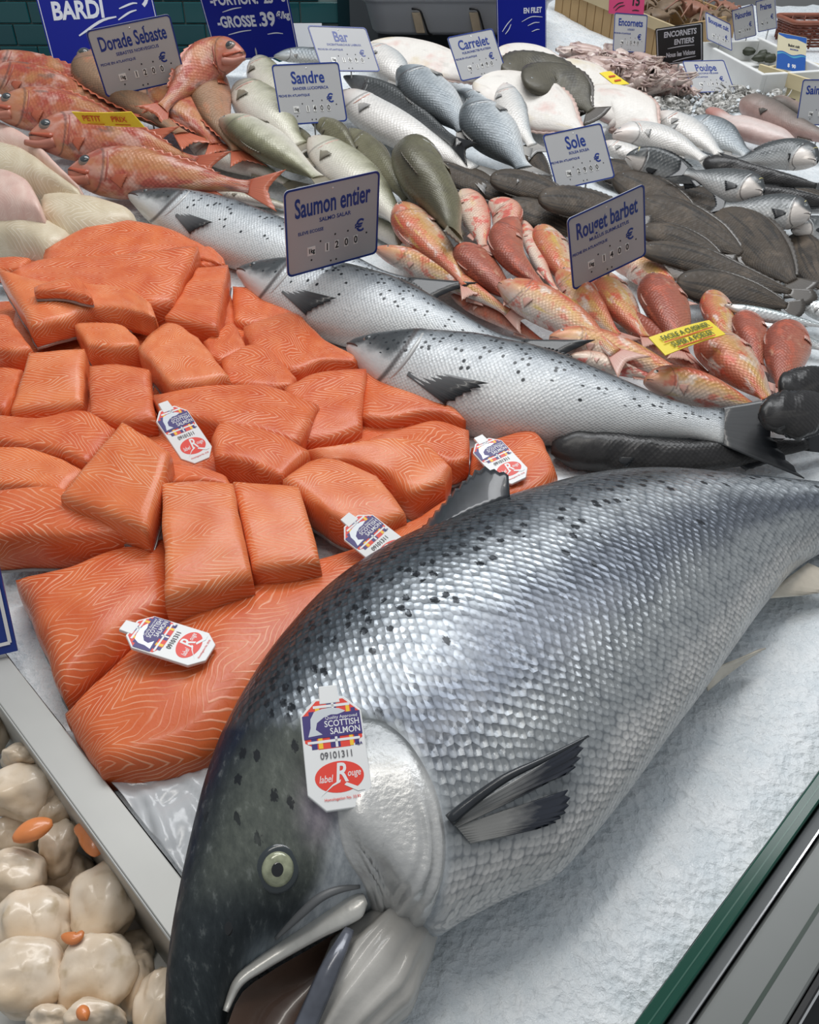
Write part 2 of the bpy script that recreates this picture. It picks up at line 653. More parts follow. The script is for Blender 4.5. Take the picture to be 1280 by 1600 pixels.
# ------------------------------------------------------------------ steel tray with scallops (bottom left)
TRIM = 0.012                                   # height of the rim above the ice
tr = thing('steel_tray', 'shallow stainless steel tray full of scallops beside the salmon fillets', 'tray', CT(-0.30, 0.3, -0.06))


def wall(name, a0, a1, b0, b1, z0, z1, mat, bev=0.0008):
    return boxes(name, [(CT((a0 + a1) / 2, (b0 + b1) / 2, (z0 + z1) / 2), E1 * ((a1 - a0) / 2), E2 * ((b1 - b0) / 2), ZV * ((z1 - z0) / 2))], mat, tr, bev=bev)


wall('tray_rim', -0.166, -0.141, 0.0, 1.2, TRIM - 0.0035, TRIM, STEEL)
wall('tray_side', -0.1675, -0.166, 0.0, 1.2, -0.075, TRIM, STEEL)
wall('tray_base', -0.62, -0.166, 0.0, 1.2, -0.078, -0.075, STEEL)
wall('tray_side', -0.62, -0.166, -0.003, 0.0, -0.075, TRIM, STEEL)
wall('tray_side', -0.6215, -0.62, 0.0, 1.2, -0.075, TRIM, STEEL)

# ------------------------------------------------------------------ near salmon
NS = [(-0.1185, 0.1546, -0.1096, 0.1515, 0.008), (-0.1269, 0.1656, -0.1015, 0.1670, 0.020), (-0.1327, 0.1866, -0.0967, 0.1938, 0.031), (-0.1343, 0.2114, -0.0766, 0.2120, 0.039),
      (-0.1342, 0.2428, -0.0431, 0.2261, 0.045), (-0.1331, 0.2782, -0.0122, 0.2359, 0.050), (-0.1315, 0.3077, 0.0141, 0.2197, 0.052), (-0.1271, 0.3409, 0.0320, 0.2274, 0.053),
      (-0.1179, 0.3766, 0.0580, 0.2398, 0.054), (-0.0995, 0.4237, 0.0877, 0.2516, 0.056), (-0.0665, 0.4786, 0.1130, 0.2749, 0.058), (-0.0195, 0.5256, 0.1429, 0.3073, 0.059),
      (0.0380, 0.5660, 0.1789, 0.3497, 0.058), (0.1055, 0.6066, 0.2183, 0.3951, 0.055), (0.1722, 0.6403, 0.2596, 0.4462, 0.050), (0.2421, 0.6575, 0.3021, 0.4976, 0.044),
      (0.3256, 0.6591, 0.3487, 0.5495, 0.036), (0.4155, 0.6584, 0.4055, 0.5894, 0.028), (0.4880, 0.6521, 0.4695, 0.6019, 0.021), (0.5445, 0.6588, 0.5120, 0.5913, 0.013)]


def big_salmon_mat():
    t = NT('large_salmon_skin')
    ca = t.n('ShaderNodeVertexColor', layer_name='Col')
    c, msk = ca.outputs[0], ca.outputs[1]
    n = t.sep(t.uv('Flank'))
    uvm = t.uv('UVMap')
    rot = t.map(uvm, rot=(0, 0, R(45)))
    dk = t.voro(rot, 0.72 / 0.0041, 0.45)
    rs = t.sep(dk[1])
    # every scale its own tone, darker at its edge
    c = t.mix(t.math('MULTIPLY', t.mr(rs[0], 0, 1, 0, 0.38), msk), c, t.mix(1.0, c, (0.45, 0.48, 0.52), 'MULTIPLY'))
    c = t.mix(t.math('MULTIPLY', t.mr(dk[0], 0.40, 0.70, 0.0, 0.62, True), msk), c, t.mix(1.0, c, (0.25, 0.28, 0.32), 'MULTIPLY'))
    # black spots: small crosses on the flank, round ones on the head
    wv = t.n('ShaderNodeVectorMath', operation='ADD')
    t.put(wv.inputs[0], uvm)
    sc = t.n('ShaderNodeVectorMath', operation='SCALE')
    t.put(sc.inputs[0], t.noise(uvm, 420.0, 2, color=True))
    sc.inputs['Scale'].default_value = 0.0050
    t.put(wv.inputs[1], sc.outputs[0])
    sp = t.voro(wv.outputs[0], 1 / 0.0100, 1.0)
    pick = t.math('GREATER_THAN', t.sep(sp[1])[0], t.ramp(n[1], [(0.0, 0.0), (0.22, 0.05), (0.32, 0.28), (0.40, 0.62), (0.48, 0.90), (0.60, 1.0)]))
    m = t.math('MULTIPLY', t.mr(sp[0], 0.22, 0.33, 0.96, 0.0, True), t.math('MULTIPLY', pick, msk))
    c = t.mix(m, c, (0.012, 0.016, 0.022))
    sh = t.voro(wv.outputs[0], 1 / 0.019, 1.0)
    hp = t.math('GREATER_THAN', t.sep(sh[1])[0], t.ramp(n[1], [(0.0, 0.5), (0.25, 0.30), (0.55, 0.35), (0.62, 1.0), (1.0, 1.0)]))
    hm = t.math('MULTIPLY', t.mr(sh[0], 0.12, 0.17, 0.9, 0.0, True), t.math('MULTIPLY', hp, t.math('MULTIPLY', t.math('SUBTRACT', 1.0, msk), t.mr(n[0], 0.10, 0.13))))
    hd = t.math('SUBTRACT', 1.0, msk)
    hn = t.noise(uvm, 130.0, 5, 0.65)
    c = t.mix(t.math('MULTIPLY', t.mr(hn, 0.38, 0.62, 0.55, 0.0), hd), c, t.mix(1.0, c, (0.35, 0.38, 0.42), 'MULTIPLY'))
    c = t.mix(t.math('MULTIPLY', t.mr(hn, 0.58, 0.76, 0.0, 0.35), hd), c, (0.30, 0.32, 0.31))
    c = t.mix(hm, c, (0.010, 0.012, 0.016))
    h = t.math('MULTIPLY', t.mr(dk[0], 0.0, 0.75, 1.0, 0.0), msk)
    nb = t.bump(h, 0.5, 0.0014)
    nb = t.bump(t.noise(uvm, 260.0, 3), 0.10, 0.0015, nb)
    nb = t.bump(t.noise(uvm, 40.0, 2), 0.20, 0.003, nb)
    met = t.math('ADD', 0.0, t.math('MULTIPLY', msk, t.ramp(n[1], [(0.0, 0.2), (0.25, 0.55), (0.6, 0.55), (0.8, 0.2), (1.0, 0.0)])))
    rg = t.math('ADD', t.math('MULTIPLY', msk, -0.14), t.math('ADD', 0.38, t.math('MULTIPLY', rs[1], 0.2)))
    t.set(col=c, metal=met, rough=rg, normal=nb, coat=t.math('MULTIPLY', msk, 0.2), crough=0.15, spec=t.math('ADD', 0.18, t.math('MULTIPLY', msk, 0.3)))
    return t.m


def cmix(a, b, f):
    f = min(1, max(0, f))
    return tuple(x + (y - x) * f for x, y in zip(a, b))


def sstep(x, a, b):
    u = min(1, max(0, (x - a) / (b - a)))
    return u * u * (3 - 2 * u)


HEADP = [(150, 1140), (350, 1134), (470, 1126), (560, 1112), (630, 1140), (675, 1200), (700, 1280), (702, 1350), (690, 1420), (655, 1500), (600, 1800), (150, 1800)]
SILV = [(1100, 650), (1180, 600), (1230, 545), (1290, 515), (1340, 505), (1390, 492), (1440, 462), (1480, 432), (1520, 412), (1600, 402), (1800, 402)]


def psd(x, y, P):
    """distance to a polygon outline, positive inside"""
    best, ins = 1e9, False
    for k in range(len(P)):
        (x0, y0), (x1, y1) = P[k], P[(k + 1) % len(P)]
        dx, dy = x1 - x0, y1 - y0
        u = min(1, max(0, ((x - x0) * dx + (y - y0) * dy) / (dx * dx + dy * dy)))
        best = min(best, math.hypot(x - x0 - u * dx, y - y0 - u * dy))
        if (y0 > y) != (y1 > y) and x < x0 + (y - y0) * dx / dy:
            ins = not ins
    return best if ins else -best


def build_big_salmon():
    root = thing('large_salmon', 'large whole salmon with dark head and open mouth lying on the ice in front', 'fish', (0.05, 0.35, 0.0))
    M_ = big_salmon_mat()
    n, ns = 150, 72
    DD = spl([(a, b, c_) for a, b, _, _, c_ in NS], n)
    VV = spl([(c_, d, e) for _, _, c_, d, e in NS], n)
    cl = [(DD[i] + VV[i]) / 2 for i in range(n)]
    L = [0.0]
    for i in range(1, n):
        L.append(L[-1] + (cl[i].xy - cl[i - 1].xy).length)
    vv, uvn, uvm, cols = [], [], [], []
    for i in range(n):
        D, V, b = DD[i], VV[i], max(0.004, (DD[i].z + VV[i].z) / 2)
        c = (D + V) / 2
        a = (D - V) / 2
        t = L[i] / L[-1]
        half = a.xy.length
        girth = PI / 2 * (half + b)
        for j in range(ns):
            ph = 2 * PI * j / ns
            cs = math.copysign(abs(math.cos(ph)) ** 0.95, math.cos(ph))
            sn = math.copysign(abs(math.sin(ph)) ** 0.85, math.sin(ph))
            p = V3((c.x + a.x * cs, c.y + a.y * cs, b + b * sn))
            v = (ph if ph <= PI else 2 * PI - ph) / PI
            vv.append(p)
            uvn.append((t, v))
            uvm.append((L[i], v * girth))
            q = noise.noise(V3((t * 14, v * 7, 0.3)))
            q2 = noise.noise(V3((t * 50, v * 22, 4.3)))
            w = v + 0.045 * q + 0.02 * q2
            # body: dark back, silver flank banded with painted sky and awning reflections, white belly
            body = cmix((0.022, 0.030, 0.036), (0.09, 0.11, 0.13), sstep(w, 0.16, 0.34))
            body = cmix(body, (0.47, 0.505, 0.535), sstep(w, 0.32, 0.43))
            body = cmix(body, (0.125, 0.142, 0.172), sstep(w, 0.45, 0.55))
            body = cmix(body, (0.33, 0.35, 0.36), sstep(w, 0.60, 0.72))
            body = cmix(body, (0.70, 0.69, 0.67), sstep(w, 0.78, 0.92))
            head = cmix((0.008, 0.012, 0.022), (0.009, 0.017, 0.036), sstep(w, 0.10, 0.24))
            head = cmix(head, (0.048, 0.058, 0.062), sstep(w + 0.03 * q2, 0.24, 0.33))
            head = cmix(head, (0.11, 0.125, 0.11), sstep(w, 0.32, 0.50) * sstep(t, 0.12, 0.22))
            head = cmix(head, (0.52, 0.55, 0.57), sstep(w + 0.5 * (t - 0.2) + 0.03 * q2, 0.56, 0.64))
            if t < 0.12:
                head = cmix(head, (0.24, 0.28, 0.31), sstep(w + 0.04 * q2, 0.62, 0.85) * 0.8)
            lil = math.exp(-((t - 0.235) / 0.022) ** 2 - ((w - 0.50) / 0.05) ** 2)
            head = cmix(head, (0.60, 0.52, 0.60), lil * 0.8)
            gl_ = 0.295 - 0.10 * (v - 0.45) ** 2 * 4 + (0.05 * (0.25 - v) if v < 0.25 else 0)
            f = sstep(t + 0.008 * q2, gl_ - 0.012, gl_ + 0.012)
            if ph <= PI:
                pq = proj(p)
                f = sstep(-psd(pq.x, pq.y, HEADP) + 3 * q2, -9, 9)
                xb = lerp_tab(SILV, pq.y)[0] + 10 * q + 6 * q2
                head = cmix((0.008, 0.012, 0.022), (0.009, 0.017, 0.036), sstep(w, 0.10, 0.22))
                head = cmix(head, (0.036, 0.044, 0.048), sstep(w + 0.03 * q2, 0.22, 0.30))
                head = cmix(head, (0.105, 0.118, 0.102), sstep(w, 0.30, 0.46) * sstep(pq.y, 1440, 1330))
                head = cmix(head, (0.50, 0.53, 0.55), sstep(pq.x, xb - 16, xb + 22))
                head = cmix(head, (0.26, 0.31, 0.34), 0.75 * math.exp(-((pq.x - 405) / 26) ** 2 - ((pq.y - 1490 - (pq.x - 405) * -0.6) / 26) ** 2))
                head = cmix(head, (0.60, 0.52, 0.60), 0.75 * math.exp(-((pq.x - 500) / 26) ** 2 - ((pq.y - 1262) / 46) ** 2))
            k = cmix(head, body, f)
            cols.append((*k, f))
    ff = [tuple(reversed(q)) for q in grid_faces(n, ns, True)]
    ff.append(tuple(range(ns)))
    ff.append(tuple((n - 1) * ns + j for j in range(ns - 1, -1, -1)))
    body = mk('body', vv, ff, M_, root, {'UVMap': uvm, 'Flank': uvn}, cols=cols)
    bvh = BVHTree.FromPolygons([tuple(v) for v in vv], ff)

    def hit(px, py, off=0.0):
        r = ray(px, py).normalized()
        loc, nr, _, _ = bvh.ray_cast(CP, r)
        if loc is None:
            loc = G(px, py, 0.03)
            nr = ZV.copy()
        if nr.dot(r) > 0:
            nr = -nr
        return loc + nr * off, nr

    # gill cover: a raised plate with ribs at its lower back edge
    out = [(548, 1118), (592, 1122), (632, 1150), (662, 1192), (684, 1240), (696, 1295), (697, 1350), (686, 1400), (664, 1446), (634, 1484), (604, 1474), (586, 1440), (568, 1385), (540, 1340), (528, 1290), (524, 1230), (526, 1170)]
    bo = spl([(x, y, 0) for x, y in out + out[:1]], 91)[:-1]
    cx, cy = 604, 1300
    gv, gc, gu, gn = [], [], [], []
    K = 26
    for i, q in enumerate(bo):
        for k in range(K):
            s = k / (K - 1)
            px, py = cx + (q.x - cx) * s, cy + (q.y - cy) * s
            back = sstep(math.cos(math.atan2(q.y - cy, q.x - cx) - 0.55), 0.15, 0.75)
            front = sstep(-math.cos(math.atan2(q.y - cy, q.x - cx) - 0.35), -0.2, 0.7)
            h = 0.0055 * (1 - s ** 6) * (0.45 + 0.55 * sstep(s, 0.1, 0.7))
            h = h * (1 - 0.7 * front * sstep(s, 0.25, 1.0)) - 0.0012 * (k == K - 1)
            h += 0.0011 * back * math.sin(s * 30) * sstep(s, 0.42, 0.55) * (1 - sstep(s, 0.93, 1))
            p, nr = hit(px, py)
            gv.append(p + nr * (h + 0.0004))
            topd = sstep(-(py - 1200) / 90, -0.5, 0.6)
            qn = noise.noise(V3((px * 0.02, py * 0.02, 1)))
            col = cmix((0.60, 0.60, 0.585), (0.13, 0.145, 0.15), min(1, topd * 0.95 + 0.12 * qn))
            col = cmix(col, (0.55, 0.55, 0.54), 0.3 * back * (math.sin(s * 30) < 0) * (s > 0.5))
            gc.append((*col, 0.0))
            gu.append((px * 0.0004, py * 0.0004))
            gn.append((0.3, 0.75))
    gf = grid_faces(len(bo), K)
    gf += [((len(bo) - 1) * K + k, (len(bo) - 1) * K + k + 1, k + 1, k) for k in range(K - 1)]
    gf = [tuple(reversed(q)) for q in gf]
    t = NT('gill_cover_skin')
    ca = t.n('ShaderNodeVertexColor', layer_name='Col')
    u = t.uv('UVMap')
    t.set(col=t.mix(t.mr(t.noise(u, 220, 4), 0.3, 0.7, 0, 0.28), ca.outputs[0], (0.30, 0.31, 0.33)), metal=0.35, rough=0.3, coat=0.35, crough=0.15, normal=t.bump(t.noise(u, 260, 4), 0.28, 0.0015))
    mk('gill_cover', gv, gf, t.m, root, {'UVMap': gu, 'Flank': gn}, cols=gc)

    # eye
    p, nr = hit(434, 1358)
    ax = (hit(434, 1330)[0] - hit(434, 1386)[0])
    e = dome('eye_socket', p - nr * 0.001, nr, ax, 0.0128, 0.0022, SOCKET, root, 0.0118, 32)
    e2 = dome('eye', p + nr * 0.0002, nr, ax, 0.0092, 0.0034, EYEGOLD, root, 0.0088, 32, 8)
    dome('pupil', p + nr * 0.0026, nr, ax, 0.0043, 0.0014, PUPIL, e2, 0.0039, 24)
    p, nr = hit(357, 1451)
    dome('nostril', p - nr * 0.0005, nr, ax, 0.0042, 0.0009, PUPIL, root, 0.0026, 16)

    # upper jaw bone
    pal = plain('pale_jaw_skin', (0.62, 0.61, 0.57), 0.28, 0.2, vary=0.3, bscale=160, bump=0.15, coat=0.4)
    jp = [(352, 1580, 5), (372, 1535, 9), (405, 1507, 13), (450, 1478, 15), (495, 1450, 18), (530, 1428, 23), (556, 1412, 23), (572, 1405, 8)]
    cs_ = spl([(x, y, w) for x, y, w in jp], 40)
    jv = []
    for i, q in enumerate(cs_):
        tg = (cs_[min(i + 1, 39)] - cs_[max(i - 1, 0)])
        pn = V3((-tg.y, tg.x, 0)).normalized()
        for j in range(14):
            a = 2 * PI * j / 14
            o = math.cos(a) * q.z
            px, py = q.x + pn.x * o, q.y + pn.y * o
            base = G(px, py, hit(q.x - pn.x * 0, q.y - 6)[0].z * 0.97)
            jv.append(base + (CP - base).normalized() * (0.0042 * math.sin(a) + 0.004))
    jf = grid_faces(40, 14, True) + [tuple(range(13, -1, -1)), tuple(39 * 14 + j for j in range(14))]
    mk('upper_jaw', jv, jf, pal, root)
    # groove above the jaw bone
    gp = [hit(x, y, 0.0006)[0] for x, y in ((430, 1465), (470, 1425), (500, 1400), (530, 1388), (562, 1384))]
    tube('jaw_groove', gp, lambda s: 0.0012 + 0.0022 * math.sin(PI * s), plain('dull_grey_skin', (0.13, 0.135, 0.14), 0.4), root, n=24, flat=0.6)

    # mouth lining, lower jaw and throat
    A = [(330, 1760), (345, 1650), (372, 1560), (420, 1520), (480, 1485), (540, 1450), (590, 1440)]
    B = [(440, 1760), (480, 1690), (515, 1620), (540, 1570), (560, 1520), (580, 1480), (610, 1470)]
    a_ = spl([(x, y, 0) for x, y in A], 20)
    b_ = spl([(x, y, 0) for x, y in B], 20)
    mv = []
    for i in range(20):
        for j in range(9):
            s = j / 8
            q = a_[i].lerp(b_[i], s)
            mv.append(G(q.x, q.y, 0.036 - 0.017 * math.sin(PI * s)))
    mk('mouth_lining', mv, [tuple(reversed(f)) for f in grid_faces(20, 9)], plain('brown_mouth_lining', (0.085, 0.050, 0.036), 0.3, vary=0.4, bscale=120, coat=0.4), root)
    jl = [(652, 1412, 30, 0.018), (634, 1452, 56, 0.026), (598, 1500, 66, 0.029), (556, 1558, 62, 0.027), (510, 1626, 52, 0.023), (474, 1697, 38, 0.017), (448, 1750, 16, 0.012)]
    P = [G(x, y, z) for x, y, w, z in jl]
    Wd = [w * (CP - p).length / FPX for (x, y, w, z), p in zip(jl, P)]
    cen = spl([(p.x, p.y, p.z) for p in P], 34)
    wd = spl([(w, 0, 0) for w in Wd], 34)
    lv, lu = [], []
    for i in range(34):
        tg = (cen[min(i + 1, 33)] - cen[max(i - 1, 0)]).normalized()
        s = tg.cross(ZV).normalized()
        for j in range(56):
            a = 2 * PI * j / 56
            fold = 1 + 0.045 * math.sin(a * 11 + i * 0.07) + 0.03 * math.sin(a * 5 + 1 - i * 0.04) + 0.02 * math.sin(a * 17 - i * 0.05)
            lv.append(cen[i] + s * wd[i].x * math.cos(a) * fold + ZV * min(cen[i].z, 0.026) * math.copysign(abs(math.sin(a)) ** 0.8, math.sin(a)) * 0.95 * fold)
            lu.append((i * 0.006, j * 0.004))
    mk('lower_jaw', lv, [tuple(reversed(f)) for f in grid_faces(34, 56, True)] + [tuple(33 * 56 + j for j in range(55, -1, -1))], plain('throat_skin', (0.46, 0.445, 0.415), 0.38, 0.0, vary=0.3, bscale=90, bump=0.25, coat=0.35), root, {'UVMap': lu})
    tube('jaw_stripe', [G(546, 1452, 0.058), G(522, 1500, 0.060), G(496, 1560, 0.054), G(466, 1630, 0.044), G(440, 1705, 0.032)], lambda s: 0.0030 + 0.0030 * math.sin(PI * min(1, s * 2.2) / 2), plain('dark_jaw_edge', (0.12, 0.13, 0.16), 0.25, 0.2, vary=0.9, bscale=120, coat=0.4), root, n=24, flat=0.45)

    # fins
    dark = plain('dark_fin_web', (0.022, 0.026, 0.032), 0.3, vary=0.5, bscale=220, coat=0.35)
    t = NT('grey_fin_web')
    u = t.sep(t.uv('UVMap'))
    t.set(col=t.mix(t.mr(t.math('ADD', u[1], t.math('MULTIPLY', t.noise(t.uv('UVMap'), 9, 3), 0.25)), 0.55, 0.85), (0.30, 0.30, 0.29), (0.025, 0.03, 0.045)), rough=0.32, coat=0.3)
    grey = t.m
    r_ = spl([hit(x, y, -0.002)[0] for x, y in ((655, 836), (690, 818), (725, 802), (760, 790), (796, 776))], 26)
    t_ = spl([G(x, y, z) for x, y, z in ((648, 828, 0.088), (694, 778, 0.094), (744, 728, 0.100), (772, 729, 0.104), (795, 738, 0.105))], 26)
    fin('dorsal_fin', root, r_, t_, dark, 7, 0.07, 0.0007, 0.001, 0.004)

    def hz(x, y, o):
        return hit(x, y, o)[0]
    fin('pectoral_fin', root, spl([hz(700, 1284, 0.004), hz(705, 1288, 0.003), hz(712, 1293, 0.003)], 14),
        spl([hz(902, 1163, 0.016), hz(897, 1182, 0.015), hz(890, 1198, 0.014), hz(868, 1214, 0.012), hz(846, 1230, 0.009)], 14), grey, 9, 0.05, 0.0007, 0.001, 0.006)
    fin('pectoral_fin', root, spl([hz(712, 1292, 0.002), hz(722, 1304, 0.002), hz(734, 1318, 0.002)], 16),
        spl([hz(881, 1236, 0.006), hz(884, 1250, 0.006), hz(879, 1268, 0.006), hz(864, 1283, 0.005), hz(838, 1292, 0.004)], 16), grey, 7, 0.05, 0.0006, 0.001, 0.002)
    tube('fin_spine', [hz(700, 1284, 0.004), hz(728, 1261, 0.008), hz(781, 1225, 0.014), hz(839, 1199, 0.016), hz(902, 1163, 0.016)], lambda s: 0.0030 * (1 - s) + 0.0008, dark, root, n=24)
    cream = plain('cream_fin_web', (0.66, 0.60, 0.50), 0.35, vary=0.25, bscale=200, coat=0.3)
    fin('pelvic_fin', root, spl([G(1096, 1052, 0.03), G(1103, 1066, 0.022), G(1106, 1080, 0.014)], 10), spl([G(1196, 1012, 0.022), G(1186, 1018, 0.016), G(1160, 1034, 0.010)], 10), cream, 6, 0.06, 0.0006, 0.0012)
    fin('anal_fin', root, spl([G(1192, 936, 0.022), G(1222, 910, 0.024), G(1262, 880, 0.022)], 14), spl([G(1256, 930, 0.012), G(1290, 924, 0.012), G(1318, 905, 0.012)], 14), cream, 6, 0.06, 0.0006, 0.0012)
    ex = V3((0.5283, 0.6250, 0))
    tp = spl([ex + V3((0.10, 0.075, 0.03)), ex + V3((0.075, 0.0, 0.02)), ex + V3((0.09, -0.085, 0.006))], 24)
    rp = spl([V3((0.5445, 0.6588, 0.018)), ex + V3((0.005, 0, 0.015)), V3((0.5120, 0.5913, 0.008))], 24)
    fin('tail_fin', root, rp, tp, dark, 6, 0.05, 0.0012, 0.002)
    return root, hit


BIG, big_hit = build_big_salmon()


# ------------------------------------------------------------------ cut salmon: portions and fillets
def patch(name, label, cat, A, B, z, th, mats, group=None, zb=None, dome_h=0.002, nu=18, nv=14, rad=0.0035, bul=0.0016, skin=True, seed=None):
    """a slab of flesh: far edge A and near edge B in pixels, top at height z (near edge zb), thickness th"""
    zb = z if zb is None else zb
    a = spl([GB(x, y, z) for x, y in A], nu)
    b = spl([GB(x, y, zb) for x, y in B], nu)
    la = sum((a[i + 1] - a[i]).length for i in range(nu - 1))
    lb = sum((a[i] - b[i]).length for i in range(nu)) / nu
    c0 = (a[nu // 2] + b[nu // 2]) / 2
    root = thing(name, label, cat, (c0.x, c0.y, min(a[nu // 2].z, b[nu // 2].z) - th), group)
    sd = seed if seed is not None else random.random() * 50
    vv, uv = [], []
    for i in range(nu):
        for j in range(nv):
            u, s = i / (nu - 1), j / (nv - 1)
            p = a[i].lerp(b[i], s)
            de = min(u * la, (1 - u) * la, s * lb, (1 - s) * lb)
            e = min(1, de / rad)
            hh = dome_h * (math.sin(PI * s) ** 0.6) * (math.sin(PI * u) ** 0.5) - 0.55 * rad * (1 - e) ** 2
            hh += 0.0022 * noise.noise(p * 28 + V3((sd, 0, 0)))
            wob = V3((noise.noise(p * 45 + V3((0, sd, 0))), noise.noise(p * 45 + V3((sd, 9, 0))), 0)) * 0.0016
            vv.append(p + ZV * hh + wob)
            uv.append((u * la, s * lb))
    ff = [tuple(reversed(q)) for q in grid_faces(nu, nv)]
    bd = [(i, 0) for i in range(nu)] + [(nu - 1, j) for j in range(1, nv)] + [(i, nv - 1) for i in range(nu - 2, -1, -1)] + [(0, j) for j in range(nv - 2, 0, -1)]
    m = len(bd)
    idx = [i * nv + j for i, j in bd]
    cen = sum((vv[k] for k in idx), V3()) / m
    outs = []
    for k in range(m):
        t = vv[idx[(k + 1) % m]] - vv[idx[k - 1]]
        o = V3((t.y, -t.x, 0))
        o = o.normalized() if o.length > 1e-9 else V3((1, 0, 0))
        if o.dot(vv[idx[k]] - cen) < 0:
            o = -o
        outs.append(o)
    rows = 5
    prev = idx
    lowest = []
    for r in range(1, rows + 1):
        s = r / rows
        cur = []
        for k in range(m):
            p = vv[idx[k]]
            q = p + outs[k] * (bul * math.sin(PI * min(1, s * 1.1)) + 0.0008 * noise.noise(p * 60 + ZV * s * 3)) - ZV * (th * s)
            cur.append(len(vv))
            vv.append(q)
            iu, jv = uv[idx[k]]
            i_, j_ = bd[k]
            if j_ == 0:
                uv.append((iu, -th * s))
            elif j_ == nv - 1:
                uv.append((iu, lb + th * s))
            elif i_ == 0:
                uv.append((-th * s, jv))
            else:
                uv.append((la + th * s, jv))
        ff += [(prev[k], cur[k], cur[(k + 1) % m], prev[(k + 1) % m]) for k in range(m)]
        prev = cur
    ff.append(tuple(reversed(prev)))
    mk('flesh', vv, ff, mats[0], root, {'UVMap': uv})
    if skin:
        sv = []
        for lay in (0.0015, -0.0012):
            for k in range(m):
                sv.append(vv[prev[k]] + outs[k] * 0.0012 + ZV * lay)
        sf = [(k, k + m, (k + 1) % m + m, (k + 1) % m) for k in range(m)] + [tuple(range(m)), tuple(range(2 * m - 1, m - 1, -1))]
        mk('skin', sv, sf, mats[1], root, smooth=False)
    return root


GP = 'skinned salmon portions heaped on the ice'
GF = 'large salmon fillets under the portions'
FM, FM2 = (FLESH, SKIN), (FLESH2, SKIN)
# the large fillets lying under the heap
patch('salmon_fillet', 'long raw salmon fillet between the scallop tray and the large salmon', 'fillet', [(97, 1104), (180, 1025), (262, 960), (400, 900), (560, 850), (640, 810), (740, 745)],
      [(152, 1194), (250, 1186), (335, 1158), (430, 1060), (560, 950), (680, 880), (800, 800)], 0.030, 0.028, FM, GF, dome_h=0.010, nu=44, nv=22, rad=0.016)
patch('salmon_fillet', 'raw salmon fillet with a thin pale seam at the left, above the tagged fillet', 'fillet', [(20, 893), (100, 880), (180, 852), (262, 830)], [(95, 1072), (150, 1030), (210, 985), (266, 940)], 0.036, 0.032, FM, GF, dome_h=0.008, nu=24, nv=20, rad=0.016)
patch('salmon_fillet', 'end of a salmon fillet touching the black fish head', 'fillet', [(738, 692), (790, 675), (828, 668), (852, 690)], [(735, 770), (790, 785), (845, 765), (872, 735)], 0.024, 0.022, FM, GF, dome_h=0.006, rad=0.012)
patch('salmon_fillet', 'salmon fillet mostly hidden under the left of the portion heap', 'fillet', [(-30, 470), (80, 470), (200, 500), (320, 560)], [(-30, 820), (80, 820), (200, 800), (330, 780)], 0.020, 0.019, FM, GF, nu=24, nv=16)
patch('salmon_fillet', 'salmon fillet mostly hidden under the right of the portion heap', 'fillet', [(300, 500), (420, 530), (540, 590), (690, 660)], [(300, 800), (420, 810), (520, 800), (640, 770)], 0.020, 0.019, FM, GF, nu=24, nv=16)
patch('salmon_fillet', 'salmon fillet mostly hidden under the back of the portion heap', 'fillet', [(40, 395), (140, 380), (240, 380), (340, 410)], [(10, 560), (140, 560), (260, 560), (400, 560)], 0.022, 0.021, FM, GF, nu=20, nv=12)
